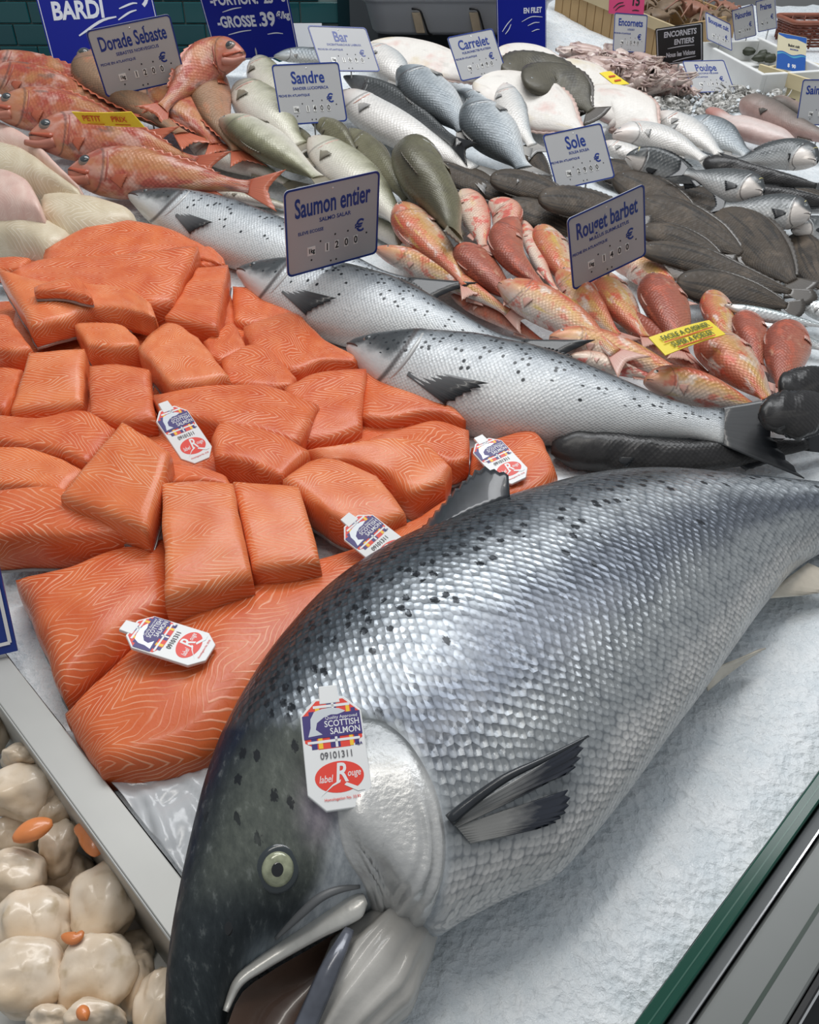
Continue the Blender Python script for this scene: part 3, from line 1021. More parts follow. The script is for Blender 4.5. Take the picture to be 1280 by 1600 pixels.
POR = [  # label, far edge, near edge, top height, thickness, near height, 1 = paler flesh
    ('widest salmon portion at the very back of the heap, below the white fillets', [(70, 388), (119, 359), (178, 344), (219, 344), (273, 359), (322, 386), (345, 400)], [(66, 406), (120, 408), (180, 408), (230, 405), (280, 402), (320, 404), (346, 412)], .055, .04, None, 0),
    ('big salmon portion with a cut end facing right, second row from the back', [(15, 424), (70, 401), (165, 397), (258, 388), (309, 382)], [(30, 446), (110, 452), (180, 462), (232, 474), (268, 470)], .078, .045, .066, 0),
    ('big salmon portion at left with black skin showing at its front edge', [(-4, 418), (60, 435), (130, 440), (200, 450), (236, 472)], [(48, 508), (95, 497), (140, 482), (190, 482), (243, 494)], .078, .030, .070, 1),
    ('small curled strip of salmon lying on the big portion at left', [(52, 447), (90, 437), (120, 433), (140, 456)], [(55, 454), (95, 454), (125, 460), (142, 463)], .090, .012, None, 0),
    ('salmon portion with small dark specks next to the second whole salmon', [(309, 416), (356, 412)], [(258, 494), (338, 512)], .062, .036, .056, 0),
    ('finely lined salmon portion beside the pectoral fin of the middle salmon', [(363, 445), (400, 450), (440, 470), (470, 492)], [(366, 500), (385, 506), (430, 502), (468, 496)], .034, .026, None, 0),
    ('broad salmon portion with a dark orange curved front, touching the front salmon snout', [(380, 508), (420, 494), (460, 487), (510, 530), (563, 560)], [(395, 548), (425, 560), (456, 578), (500, 564), (556, 563)], .040, .030, None, 0),
    ('small brownish salmon piece with a white bead of fat', [(318, 532), (345, 514), (363, 503), (384, 540)], [(328, 554), (345, 562), (366, 552), (386, 543)], .042, .030, None, 0),
    ('salmon portion with branching white fat lines, right of the small brownish piece', [(345, 560), (385, 538), (420, 545), (462, 588)], [(357, 596), (390, 602), (430, 604), (456, 600)], .044, .024, None, 0),
    ('chunky salmon portion with nested chevrons in the middle of the heap', [(214, 540), (262, 502), (309, 525)], [(268, 600), (310, 598), (357, 585)], .062, .036, .056, 1),
    ('salmon portion wedged behind the two blocks at left, striped front face', [(113, 503), (160, 502), (192, 508), (215, 528)], [(136, 538), (172, 543), (198, 540), (214, 536)], .058, .034, None, 1),
    ('upright square salmon block with coarse pale stripes at the left', [(45, 549), (131, 542)], [(16, 640), (127, 630)], .064, .034, .040, 1),
    ('square salmon block with a silver skin edge, right of the coarse striped block', [(139, 570), (185, 567), (232, 577)], [(141, 645), (190, 656), (241, 654)], .056, .024, .044, 0),
    ('salmon portion cut by the left picture edge below the black-skinned one', [(-25, 490), (10, 491), (28, 515)], [(-22, 545), (20, 548), (48, 542)], .056, .030, None, 0),
    ('dull red salmon portion at the left edge beside the coarse striped block', [(-25, 572), (8, 572), (34, 576)], [(-25, 632), (4, 637), (20, 618)], .044, .028, None, 0),
    ('long salmon portion above the tag in the middle of the heap', [(240, 615), (300, 605), (350, 598), (420, 601), (497, 630)], [(250, 642), (300, 650), (350, 664), (400, 672), (466, 688)], .050, .030, None, 0),
    ('salmon portion crossed by one straight pale seam, below the front salmon head', [(445, 602), (500, 580), (571, 574)], [(468, 686), (520, 682), (563, 666)], .046, .030, .036, 0),
    ('smooth wedge of salmon lying against the belly of the front whole salmon', [(570, 573), (610, 590), (660, 606), (700, 622)], [(566, 648), (610, 652), (670, 642), (728, 656)], .036, .026, None, 0),
    ('narrow arched salmon portion just left of the far right tag', [(560, 690), (620, 670), (680, 656), (733, 670)], [(655, 700), (685, 716), (706, 724), (733, 714)], .036, .028, None, 0),
    ('arched salmon portion with fine ridges on its lower right end', [(478, 700), (560, 690), (620, 682), (668, 692), (705, 730)], [(500, 716), (560, 722), (605, 738), (640, 768), (694, 752)], .046, .036, .040, 1),
    ('salmon portion with nested chevrons above the tag half hidden by the large salmon', [(443, 750), (485, 719), (525, 715), (588, 740)], [(515, 802), (560, 818), (600, 814), (632, 801)], .056, .034, .050, 1),
    ('salmon portion with a blunt orange front, right of the tag in the heap', [(330, 682), (350, 658), (424, 672), (482, 701)], [(336, 712), (372, 718), (405, 728), (438, 740)], .054, .036, None, 0),
    ('tall salmon block with deep chevrons, the larger of the two at the bottom centre', [(252, 752), (305, 750), (362, 752)], [(258, 934), (325, 916), (392, 896)], .076, .042, .062, 1),
    ('salmon block with a wide pink seam, right of the tall deep chevron block', [(364, 752), (415, 753), (466, 757)], [(394, 886), (450, 884), (501, 876)], .066, .034, .056, 1),
    ('large tilted diamond shaped salmon portion on top of the heap at left', [(191, 658), (228, 680), (264, 704)], [(93, 772), (160, 800), (226, 824)], .086, .030, .070, 1),
    ('rounded salmon portion with an eye-shaped fat ring at the left', [(-20, 646), (60, 650), (130, 640), (180, 668)], [(-20, 686), (40, 694), (100, 704), (135, 720)], .052, .036, None, 0),
    ('flat lined salmon portion at the left edge below the fat ring one', [(-20, 695), (40, 697), (90, 712), (130, 735)], [(-20, 756), (30, 756), (70, 762), (96, 768)], .048, .026, None, 1),
    ('thick dark orange salmon portion at the left edge above the seamed fillet', [(-25, 768), (50, 760), (110, 765), (196, 822)], [(-25, 840), (40, 836), (120, 838), (206, 832)], .060, .040, .052, 0),
    ('small salmon tip at the far left edge in front of the ice', [(-20, 401), (20, 400), (46, 402)], [(-20, 420), (10, 420), (34, 418)], .040, .02, None, 0),
    ('small salmon corner beside the specked portion at the back right of the heap', [(310, 386), (330, 386), (350, 404)], [(312, 414), (330, 414), (352, 411)], .050, .03, None, 0),
    ('salmon portion mostly covered, behind the tall deep chevron block', [(250, 722), (300, 725), (352, 742)], [(252, 752), (300, 752), (360, 756)], .058, .030, None, 0),
]
for lb_, A, B, z, th, zb, pale in POR:
    patch('salmon_portion', lb_, 'salmon portion', A, B, z, th, FM2 if pale else FM, GP, zb)
WH = [
    ('pale beige cod loin with ripples, between the redfish and the salmon portions', [(60, 300), (120, 303), (190, 321), (214, 340)], [(62, 338), (110, 362), (165, 362), (216, 344)], .05, .045, WFLESH),
    ('pinkish white fillet end at the left edge over the two beige loins', [(-20, 255), (40, 279), (68, 328)], [(-20, 322), (40, 333), (68, 337)], .075, .03, PFLESH),
    ('long beige cod loin nearest the salmon portions at the left edge', [(-20, 318), (50, 334), (95, 356), (114, 370)], [(-20, 362), (40, 384), (75, 396), (114, 374)], .045, .04, WFLESH),
    ('thin cream fillet lying behind the rippled loin', [(-20, 212), (40, 235), (85, 272), (132, 304)], [(-20, 262), (60, 288), (100, 302), (132, 309)], .055, .03, WFLESH),
    ('glistening pale fillet under the redfish chins', [(-20, 176), (50, 222), (100, 272), (134, 300)], [(-20, 220), (40, 242), (84, 276), (130, 304)], .045, .03, PFLESH),
]
for lb_, A, B, z, th, m in WH:
    patch('white_fillet', lb_, 'fillet', A, B, z, th, (m, SKIN), 'white fish fillets at the left', dome_h=0.018, rad=0.02, skin=False, nu=20, nv=14)

# plastic sheet on the ice beside the tray
vv = []
A = spl([G(x, y, .006) for x, y in ((60, 1130), (150, 1195), (250, 1180), (345, 1150))], 40)
B = spl([G(x, y, .006) for x, y in ((120, 1150), (200, 1255), (262, 1335), (300, 1385))], 40)
for i in range(40):
    for j in range(34):
        p = A[i].lerp(B[i], j / 33)
        vv.append(p + ZV * (0.005 * abs(noise.noise(p * 40)) + 0.006 * abs(noise.noise(V3((p.x * 70 + p.y * 40, p.y * 25, 3))))))
sh = mk('plastic_sheet', vv, [tuple(reversed(f)) for f in grid_faces(40, 34)], PLASTIC, base=G(230, 1250), solid=0.0004)
tag(sh, 'crumpled clear plastic sheet on the ice beside the tray rim', 'plastic sheet')

# ------------------------------------------------------------------ scallops
def scal_mat():
    t = NT('scallop_meat')
    p = t.obj()
    f = t.noise(p, 26, 3)
    c = t.mix(t.mr(f, 0.35, 0.65), (0.70, 0.54, 0.37), (0.86, 0.75, 0.62))
    c = t.mix(t.mr(t.noise(p, 70, 3), 0.55, 0.72, 0, 0.6), c, (0.42, 0.30, 0.14))
    t.set(col=c, rough=0.28, coat=0.3, crough=0.12, sss=0.0, normal=t.bump(t.noise(p, 110, 4), 0.15, 0.002))
    return t.m


SCAL = scal_mat()
CORAL = plain('orange_scallop_roe', (0.75, 0.24, 0.07), 0.3, vary=0.35, bscale=120, bump=0.2, coat=0.3)
GS = 'shelled scallops in the steel tray'
SCA = [('topmost pale scallop at the back of the tray', 34, 1186, 32, 18, -.008, 2), ('broad scallop with a thin white ridge above the orange roe', 42, 1238, 56, 42, -.012, 5), ('scallop tucked against the tray wall behind the broad one', 84, 1268, 28, 32, -.028, 9),
       ('crescent shaped scallop between two orange roes', 92, 1326, 30, 42, -.026, 12), ('smooth scallop at the left edge below the orange roe', 22, 1368, 50, 40, -.012, 14), ('scallop with a small brown stem on its right side', 56, 1440, 60, 56, -.018, 17),
       ('whitish scallop nearest the tray wall in the middle', 158, 1418, 50, 58, -.022, 20), ('large round scallop left of the salmon snout', 152, 1524, 62, 58, -.016, 23), ('pinkish white scallop at the lower left', 40, 1528, 66, 56, -.010, 26),
       ('thin folded scallop in the gap by the tray wall', 212, 1540, 28, 48, -.036, 29), ('scallop pressed against the salmon snout', 246, 1572, 34, 54, -.022, 31), ('scallop with an orange tip at the bottom edge', 150, 1592, 48, 26, -.004, 34),
       ('small scallop at the bottom left corner', 78, 1598, 34, 22, -.006, 36), ('scallop half hidden at the left picture edge', -12, 1150, 22, 34, -.03, 39), ('scallop deep in the tray under the whitish one', 110, 1480, 46, 40, -.05, 41),
       ('scallop deep in the tray below the left orange roe', 14, 1310, 40, 30, -.04, 44), ('scallop deep in the tray between the smooth and the whitish ones', 108, 1372, 40, 36, -.052, 47), ('scallop deep in the tray left of the large round one', 96, 1545, 36, 40, -.045, 50),
       ('scallop deep in the tray under the thin folded one', 205, 1492, 36, 36, -.06, 53), ('scallop deep in the tray at the left edge under the stemmed one', 8, 1462, 34, 40, -.045, 56)]
for lb_, x, y, rx, ry, z, sd in SCA:
    c = G(x, y, z - 0.012)
    k = (CP - c).dot(-FW) / FPX
    a, b, h = rx * k, ry * k, 0.021
    root = thing('scallop', lb_, 'scallop', (c.x, c.y, c.z - h), GS)
    vv = []
    up = (CP - c).normalized() * 0.55 + ZV * 0.45
    up.normalize()
    xx = (RT - up * RT.dot(up)).normalized()
    yy = up.cross(xx)
    for i in range(25):
        th = PI * i / 24
        for j in range(40):
            ph = 2 * PI * j / 40
            d = xx * (math.sin(th) * math.cos(ph)) + yy * (math.sin(th) * math.sin(ph)) + up * math.cos(th)
            q = 1 + 0.26 * noise.noise(d * 1.2 + V3((sd, 0, 0))) - 0.22 * max(0, 0.12 - abs(noise.noise(d * 1.1 + V3((3, sd, 1))))) + 0.08 * noise.noise(d * 2.6 + V3((0, sd, 0))) + 0.025 * noise.noise(d * 7 + V3((0, 0, sd)))
            sq = (abs(math.cos(th)) ** 0.75) * (1 if math.cos(th) > 0 else -1)
            vv.append(c + (xx * (math.sin(th) ** 0.8 * math.cos(ph) * a) + yy * (math.sin(th) ** 0.8 * math.sin(ph) * b) + up * sq * h) * q)
    mk('muscle', vv, [tuple(reversed(f)) for f in grid_faces(25, 40, True)], SCAL, root)
    cor = {5: ((20, 1312), (48, 1298), (82, 1285)), 12: ((118, 1292), (140, 1302), (152, 1336)), 17: ((96, 1462), (118, 1466), (130, 1455)), 34: ((122, 1592), (130, 1584), (140, 1578))}.get(sd)
    if cor:
        rr = {5: .0085, 12: .0085, 17: .004, 34: .005}[sd]
        tube('roe', [G(px, py, z + 0.016) for px, py in cor], lambda s, rr=rr: rr * (0.06 + 0.94 * math.sin(PI * (0.02 + 0.95 * s)) ** 0.6), CORAL, root, n=18, seg=14, flat=0.6)

# ------------------------------------------------------------------ whole fish
EYEDIM = plain('dim_ringed_eye', (0.22, 0.17, 0.14), 0.2, vary=0.3, bscale=300, coat=0.4)
PUPG = plain('clouded_pupil', (0.045, 0.055, 0.06), 0.12, coat=0.5)
SILVER = fish_mat('salmon_silver_skin', [(0.0, (0.03, 0.036, 0.042)), (0.20, (0.07, 0.082, 0.09)), (0.34, (0.30, 0.33, 0.36)), (0.50, (0.62, 0.65, 0.67)), (1.0, (0.76, 0.75, 0.72))], 0.0027, 0.15, 0.36, 0.35,
                  spots=((0.02, 0.025, 0.03), 0.008, 0.15, 0.62), edge=0.5, gill=0.8, face=((0.040, 0.047, 0.052), 0.19, 0.225, 0.95, 0.60), mott=0.15, coat=0.15)
REDF = fish_mat('redfish_skin', [(0.0, (0.24, 0.060, 0.034)), (0.2, (0.40, 0.105, 0.05)), (0.5, (0.50, 0.155, 0.075)), (0.75, (0.56, 0.21, 0.15)), (1.0, (0.58, 0.30, 0.25))], 0.0042, 0.05, 0.36, 0.3,
                streak=[((0.36, 0.05, 0.04), 25, 40, .45, .60, .7, 3), ((0.66, 0.42, 0.36), 24, 34, .48, .64, .7, 8), ((0.15, 0.12, 0.11), 18, 45, .58, .70, .7, 5), ((0.50, 0.25, 0.10), 12, 20, .48, .62, .6, 15)], edge=0.2, gill=0.5, face=((0.50, 0.20, 0.15), 0.05, 0.26, 0.6))
BROWNR = fish_mat('brown_redfish_skin', [(0.0, (0.16, 0.085, 0.05)), (0.3, (0.28, 0.17, 0.10)), (0.6, (0.40, 0.22, 0.13)), (1.0, (0.55, 0.30, 0.22))], 0.0042, 0.05, 0.38, 0.3,
                  streak=[((0.50, 0.20, 0.10), 22, 30, .5, .7, .6, 3), ((0.12, 0.10, 0.08), 18, 45, .58, .75, .5, 5)], edge=0.25, gill=0.4)
MULL = fish_mat('red_mullet_skin', [(0.0, (0.42, 0.10, 0.055)), (0.28, (0.60, 0.20, 0.11)), (0.46, (0.62, 0.34, 0.12)), (0.62, (0.72, 0.50, 0.36)), (0.8, (0.74, 0.62, 0.55)), (1.0, (0.72, 0.58, 0.52))], 0.0034, 0.06, 0.32, 0.4,
                streak=[((0.62, 0.10, 0.06), 40, 60, .50, .66, .75, 3), ((0.78, 0.72, 0.66), 34, 60, .54, .70, .7, 8), ((0.64, 0.45, 0.09), 14, 90, .55, .72, .65, 5)], edge=0.22, gill=0.35, face=((0.64, 0.26, 0.19), 0.03, 0.24, 0.55))
MULLD = fish_mat('dark_red_mullet_skin', [(0.0, (0.24, 0.06, 0.038)), (0.4, (0.40, 0.11, 0.07)), (0.7, (0.52, 0.20, 0.13)), (1.0, (0.64, 0.40, 0.34))], 0.0034, 0.05, 0.34, 0.4,
                 streak=[((0.58, 0.13, 0.07), 40, 60, .50, .66, .6, 3), ((0.66, 0.42, 0.28), 34, 60, .58, .74, .5, 8)], edge=0.25, gill=0.4)
MULLP = fish_mat('pale_red_mullet_skin', [(0.0, (0.58, 0.18, 0.12)), (0.3, (0.70, 0.38, 0.28)), (0.6, (0.78, 0.62, 0.50)), (1.0, (0.80, 0.70, 0.64))], 0.0034, 0.05, 0.32, 0.4,
                 streak=[((0.66, 0.10, 0.08), 46, 40, .50, .62, .85, 3), ((0.70, 0.50, 0.16), 16, 90, .56, .72, .5, 5)], edge=0.2, gill=0.3)
SAND = fish_mat('pikeperch_skin', [(0.0, (0.13, 0.125, 0.075)), (0.22, (0.27, 0.265, 0.17)), (0.42, (0.50, 0.49, 0.38)), (0.65, (0.70, 0.67, 0.58)), (1.0, (0.76, 0.70, 0.64))], 0.0035, 0.08, 0.34, 0.22,
                edge=0.12, gill=0.4, bars=((0.16, 0.155, 0.10), 6, 0.4), face=((0.62, 0.50, 0.44), 0.03, 0.2, 0.5), mott=0.15)
SANDG = fish_mat('green_pikeperch_skin', [(0.0, (0.095, 0.088, 0.058)), (0.4, (0.19, 0.18, 0.11)), (0.7, (0.33, 0.31, 0.21)), (1.0, (0.60, 0.55, 0.47))], 0.0035, 0.08, 0.34, 0.25, edge=0.2, gill=0.4, bars=((0.11, 0.10, 0.07), 6, 0.4), mott=0.3)
BASS = fish_mat('sea_bass_skin', [(0.0, (0.055, 0.063, 0.068)), (0.25, (0.13, 0.15, 0.165)), (0.48, (0.31, 0.35, 0.38)), (0.68, (0.62, 0.66, 0.68)), (1.0, (0.74, 0.74, 0.72))], 0.0042, 0.12, 0.36, 0.4, edge=0.35, gill=0.7, mott=0.12)
BASSD = fish_mat('dark_bass_back', [(0.0, (0.038, 0.042, 0.043)), (0.35, (0.075, 0.082, 0.085)), (0.65, (0.18, 0.19, 0.20)), (1.0, (0.48, 0.49, 0.49))], 0.0042, 0.15, 0.36, 0.4, edge=0.25, gill=0.5)
BASSW = fish_mat('pale_bass_belly', [(0.0, (0.20, 0.22, 0.23)), (0.22, (0.50, 0.53, 0.54)), (0.5, (0.72, 0.70, 0.67)), (1.0, (0.76, 0.72, 0.68))], 0.0042, 0.1, 0.36, 0.3, edge=0.22, gill=0.5, face=((0.66, 0.48, 0.42), 0.04, 0.22, 0.4), mott=0.1)
SOLE = fish_mat('sole_skin', [(0.0, (0.050, 0.040, 0.031)), (0.3, (0.082, 0.065, 0.050)), (0.7, (0.090, 0.071, 0.054)), (1.0, (0.050, 0.040, 0.032))], 0.0028, 0.0, 0.52, 0.35,
                streak=[((0.055, 0.048, 0.043), 20, 50, .50, .68, .75, 3), ((0.155, 0.12, 0.09), 26, 40, .52, .70, .6, 8), ((0.022, 0.022, 0.022), 9, 160, .52, .62, .7, 12)], edge=0.3, mott=0.5, coat=0.0, spec=0.2)
PALE = fish_mat('flatfish_white_side', [(0.0, (0.66, 0.56, 0.48)), (0.14, (0.76, 0.71, 0.66)), (0.5, (0.80, 0.77, 0.72)), (0.86, (0.76, 0.70, 0.65)), (1.0, (0.70, 0.52, 0.47))], 0.004, 0.0, 0.38, 0.12,
                streak=[((0.68, 0.40, 0.35), 14, 22, .54, .72, .6, 3), ((0.62, 0.50, 0.28), 10, 18, .54, .70, .55, 8), ((0.50, 0.47, 0.43), 20, 60, .56, .7, .4, 12)], edge=0.06, mott=0.1)
DARKF = fish_mat('turbot_dark_side', [(0.0, (0.075, 0.068, 0.050)), (0.5, (0.115, 0.105, 0.075)), (1.0, (0.085, 0.078, 0.058))], 0.004, 0.0, 0.45, 0.3, streak=[((0.05, 0.047, 0.038), 25, 30, .5, .65, .7, 3)], edge=0.15, mott=0.4)
BREAM = fish_mat('sea_bream_skin', [(0.0, (0.030, 0.034, 0.036)), (0.28, (0.06, 0.068, 0.072)), (0.46, (0.11, 0.12, 0.125)), (0.66, (0.42, 0.43, 0.43)), (1.0, (0.72, 0.69, 0.66))], 0.004, 0.08, 0.3, 0.3, edge=0.25, gill=0.7, mott=0.15, coat=0.15, face=((0.74, 0.68, 0.63), 0.20, 0.235, 0.95, -0.46))
BLACKF = fish_mat('black_fish_skin', [(0.0, (0.016, 0.016, 0.017)), (0.5, (0.034, 0.033, 0.034)), (1.0, (0.055, 0.052, 0.050))], 0.003, 0.0, 0.33, 0.3, streak=[((0.08, 0.075, 0.07), 12, 90, .55, .72, .5, 3)], edge=0.2, mott=0.5, coat=0.1, spec=0.25)
SARD = fish_mat('sardine_skin', [(0.0, (0.07, 0.09, 0.085)), (0.2, (0.16, 0.20, 0.20)), (0.42, (0.50, 0.55, 0.56)), (0.6, (0.72, 0.74, 0.74)), (1.0, (0.78, 0.78, 0.76))], 0.003, 0.35, 0.26, 0.3, edge=0.2, gill=0.5, face=((0.66, 0.42, 0.33), 0.02, 0.16, 0.5))
DOG = fish_mat('brown_dogfish_skin', [(0.0, (0.10, 0.088, 0.078)), (0.3, (0.155, 0.13, 0.115)), (0.55, (0.26, 0.20, 0.175)), (0.8, (0.44, 0.30, 0.27)), (1.0, (0.60, 0.42, 0.38))], 0.003, 0.0, 0.42, 0.2, edge=0.1, mott=0.3)
MONK = fish_mat('skinned_pink_tail', [(0.0, (0.46, 0.20, 0.16)), (0.3, (0.62, 0.46, 0.42)), (0.6, (0.70, 0.60, 0.57)), (1.0, (0.60, 0.38, 0.34))], 0.004, 0.0, 0.3, 0.05, edge=0.0, mott=0.2, face=((0.40, 0.15, 0.12), 0.1, 0.32, 0.8))


def webm(name, root, tip, rough=0.35):
    t = NT(name)
    u = t.sep(t.uv('UVMap'))
    ray_ = t.math('SINE', t.math('MULTIPLY', u[0], 90.0))
    c = t.mix(u[1], root, tip)
    c = t.mix(t.mr(ray_, -0.2, 0.9, 0.0, 0.3), c, tuple(x * 0.5 for x in root))
    t.set(col=c, rough=rough, coat=0.2)
    MATS[name] = t.m
    return t.m


F_RED = webm('red_fin_web', (0.46, 0.10, 0.05), (0.58, 0.16, 0.08))
F_DARK = webm('black_fin_web', (0.035, 0.038, 0.042), (0.018, 0.02, 0.024))
F_GREY = webm('pale_grey_fin_web', (0.42, 0.40, 0.37), (0.24, 0.24, 0.24))
F_PINK = webm('pink_fin_web', (0.66, 0.30, 0.24), (0.72, 0.46, 0.38))
F_OLIVE = webm('olive_fin_web', (0.30, 0.27, 0.20), (0.20, 0.18, 0.14))
F_SOLE = webm('brown_fringe_web', (0.10, 0.085, 0.07), (0.065, 0.057, 0.05))
F_PALE = webm('pale_pink_fringe', (0.66, 0.50, 0.44), (0.60, 0.42, 0.37))
F_SALM = webm('salmon_pectoral_web', (0.17, 0.17, 0.175), (0.008, 0.009, 0.012))

#            t     up    down  thick
P_SALM = [(0, .10, .08, .14), (.03, .26, .22, .36), (.10, .50, .50, .68), (.20, .76, .80, .95), (.36, 1, 1, 1), (.56, .94, .95, .94), (.76, .60, .58, .60), (.91, .33, .32, .30), (1, .36, .35, .14)]
P_REDF = [(0, .12, .20, .22), (.03, .30, .42, .42), (.10, .62, .72, .74), (.20, .92, .95, .98), (.34, 1.02, 1, 1), (.56, .78, .74, .78), (.78, .42, .38, .42), (.92, .25, .24, .22), (1, .27, .26, .12)]
P_MULL = [(0, .20, .14, .30), (.03, .44, .30, .52), (.10, .74, .62, .82), (.22, .98, .92, 1), (.36, 1, 1, 1), (.58, .84, .80, .86), (.80, .50, .46, .52), (.93, .30, .28, .24), (1, .30, .30, .12)]
P_BASS = [(0, .10, .10, .16), (.03, .24, .26, .38), (.10, .52, .58, .72), (.20, .80, .84, .96), (.36, 1, 1, 1), (.56, .92, .92, .92), (.78, .56, .54, .56), (.92, .33, .31, .28), (1, .34, .33, .13)]
P_SOLE = [(0, .24, .24, .40), (.03, .48, .48, .66), (.10, .76, .76, .92), (.24, .97, .97, 1), (.42, 1, 1, 1), (.66, .82, .82, .86), (.85, .50, .50, .56), (.96, .24, .24, .26), (1, .18, .18, .14)]
P_TURB = [(0, .12, .12, .30), (.04, .40, .40, .55), (.14, .76, .76, .86), (.30, .97, .97, 1), (.46, 1, 1, 1), (.68, .78, .78, .84), (.86, .36, .36, .48), (.95, .17, .17, .26), (1, .16, .16, .14)]
P_BREA = [(0, .20, .16, .26), (.03, .42, .32, .46), (.10, .76, .62, .76), (.20, .98, .88, .98), (.34, 1.04, .98, 1), (.56, .84, .80, .84), (.78, .44, .42, .46), (.92, .24, .24, .22), (1, .26, .26, .12)]
P_EEL = [(0, .30, .30, .34), (.03, .60, .60, .66), (.10, .92, .92, .96), (.25, 1, 1, 1), (.5, .86, .86, .86), (.8, .55, .55, .55), (.95, .32, .32, .3), (1, .26, .26, .2)]
#              profile thickness skin  fins   tail  eye(t, up, r)  eyemat  dorsal(t0,t1,h,jag) pect size, roll, fringe
SPEC = {
    'salmon': dict(p=P_SALM, k=.58, m=SILVER, f=F_DARK, pf=F_SALM, eye=(.075, .22, .11), em=EYEDIM, dor=(.48, .60, .30, .1), pec=1.15, roll=20, n=80, ring=40),
    'redfish': dict(p=P_REDF, k=.52, m=REDF, f=F_RED, eye=(.105, .40, .27), em=EYEDIM, dor=(.26, .80, .30, .55), pec=.62, roll=38, jaw=REDF),
    'brownred': dict(p=P_REDF, k=.52, m=BROWNR, f=F_RED, eye=(.105, .42, .26), em=EYEDIM, dor=(.22, .85, .34, .55), pec=.5, roll=30, jaw=BROWNR),
    'mullet': dict(p=P_MULL, k=.62, m=MULL, f=F_PINK, eye=(.085, .52, .16), em=EYEWHITE, dor=(.30, .46, .22, .2), pec=.5, roll=30),
    'mulletd': dict(p=P_MULL, k=.62, m=MULLD, f=F_PINK, eye=(.085, .52, .12), em=EYEWHITE, dor=(.30, .46, .22, .2), pec=.5, roll=50),
    'mulletp': dict(p=P_MULL, k=.62, m=MULLP, f=F_PINK, eye=(.085, .52, .12), em=EYEWHITE, dor=(.30, .46, .2, .2), pec=.4, roll=20),
    'sandre': dict(p=P_BASS, k=.66, m=SAND, f=F_OLIVE, eye=(.07, .5, .10), em=EYEGREY, dor=(.32, .55, .3, .3), pec=.6, roll=15),
    'sandreg': dict(p=P_BASS, k=.66, m=SANDG, f=F_OLIVE, eye=(.07, .5, .10), em=EYEGREY, dor=(.32, .55, .25, .3), pec=.5, roll=50),
    'bass': dict(p=P_BASS, k=.58, m=BASS, f=F_GREY, eye=(.07, .42, .105), em=EYEGREY, dor=(.32, .52, .25, .35), pec=.5, roll=22),
    'bassd': dict(p=P_BASS, k=.66, m=BASSD, f=F_DARK, eye=(.07, .5, .10), em=EYEGREY, dor=(.32, .52, .2, .35), pec=.4, roll=60),
    'bassw': dict(p=P_BASS, k=.6, m=BASSW, f=F_GREY, eye=(.07, .42, .10), em=EYEGREY, dor=(.32, .52, .2, .35), pec=.5, roll=10),
    'sole': dict(p=P_SOLE, k=.26, m=SOLE, f=F_SOLE, eye=(.07, .35, .05), em=EYEGREY, dor=None, pec=0, roll=10, fringe=.16),
    'pale': dict(p=P_TURB, k=.24, m=PALE, f=F_GREY, eye=None, em=EYEGREY, dor=None, pec=0, roll=10, fringe=.08, fr=F_PALE),
    'dark': dict(p=P_TURB, k=.28, m=DARKF, f=F_SOLE, eye=(.09, .3, .05), em=EYEGREY, dor=None, pec=0, roll=10, fringe=.12),
    'bream': dict(p=P_BREA, k=.55, m=BREAM, f=F_DARK, eye=(.095, .42, .13), em=EYEGREY, dor=(.26, .7, .2, .35), pec=.7, roll=35, band=1),
    'blackt': dict(p=P_SOLE, lump=.30, k=.42, m=BLACKF, f=F_DARK, eye=None, em=PUPIL, dor=None, pec=0, roll=20, fringe=.2),
    'black': dict(p=P_EEL, lump=.12, k=.6, m=BLACKF, f=F_DARK, eye=(.05, .45, .12), em=PUPIL, dor=(.3, .9, .3, .1), pec=.6, roll=20),
    'sardine': dict(p=P_BASS, k=.6, m=SARD, f=F_GREY, eye=(.065, .3, .26), em=EYEWHITE, dor=(.42, .52, .3, .2), pec=.3, roll=15),
    'dog': dict(p=P_EEL, k=.75, m=DOG, f=F_SOLE, eye=(.06, .5, .08), em=EYEGREY, dor=(.55, .65, .4, .1), pec=.7, roll=30),
    'monk': dict(p=[(0, .3, .3, .3), (.1, .5, .5, .5), (.3, .5, .5, .55), (.42, .95, .95, .9), (.6, 1, 1, 1), (.85, .9, .9, .8), (1, .3, .3, .3)], k=.6, m=MONK, f=None, eye=None, em=None, dor=None, pec=0, roll=10),
}
NAME = dict(salmon='whole_salmon', redfish='redfish', brownred='redfish', mullet='red_mullet', mulletd='red_mullet', mulletp='red_mullet', sandre='pikeperch', sandreg='pikeperch', bass='sea_bass', bassd='sea_bass', bassw='sea_bass',
            sole='sole', pale='flatfish', dark='flatfish', bream='sea_bream', black='black_fish', blackt='black_fish', sardine='sardine', dog='dogfish', monk='monkfish_tail')
YEL = plain('yellow_brow_band', (0.62, 0.55, 0.20), 0.3, coat=0.3)


MOUTHM = plain('dark_mouth_line', (0.055, 0.032, 0.030), 0.35)
_gs, _gp, _gr = plain('pale_gill_edge', (0.52, 0.53, 0.53), 0.3, 0.1, vary=0.2), plain('pink_gill_edge', (0.60, 0.36, 0.30), 0.35, vary=0.3), plain('red_gill_edge', (0.36, 0.09, 0.06), 0.4, vary=0.3)
GILLM = dict(salmon=_gs, redfish=_gr, brownred=_gr, mullet=_gp, mulletd=_gr, mulletp=_gp, sandre=_gp, sandreg=_gs, bass=_gs, bassd=_gs, bassw=_gp, bream=_gs, sardine=_gs)


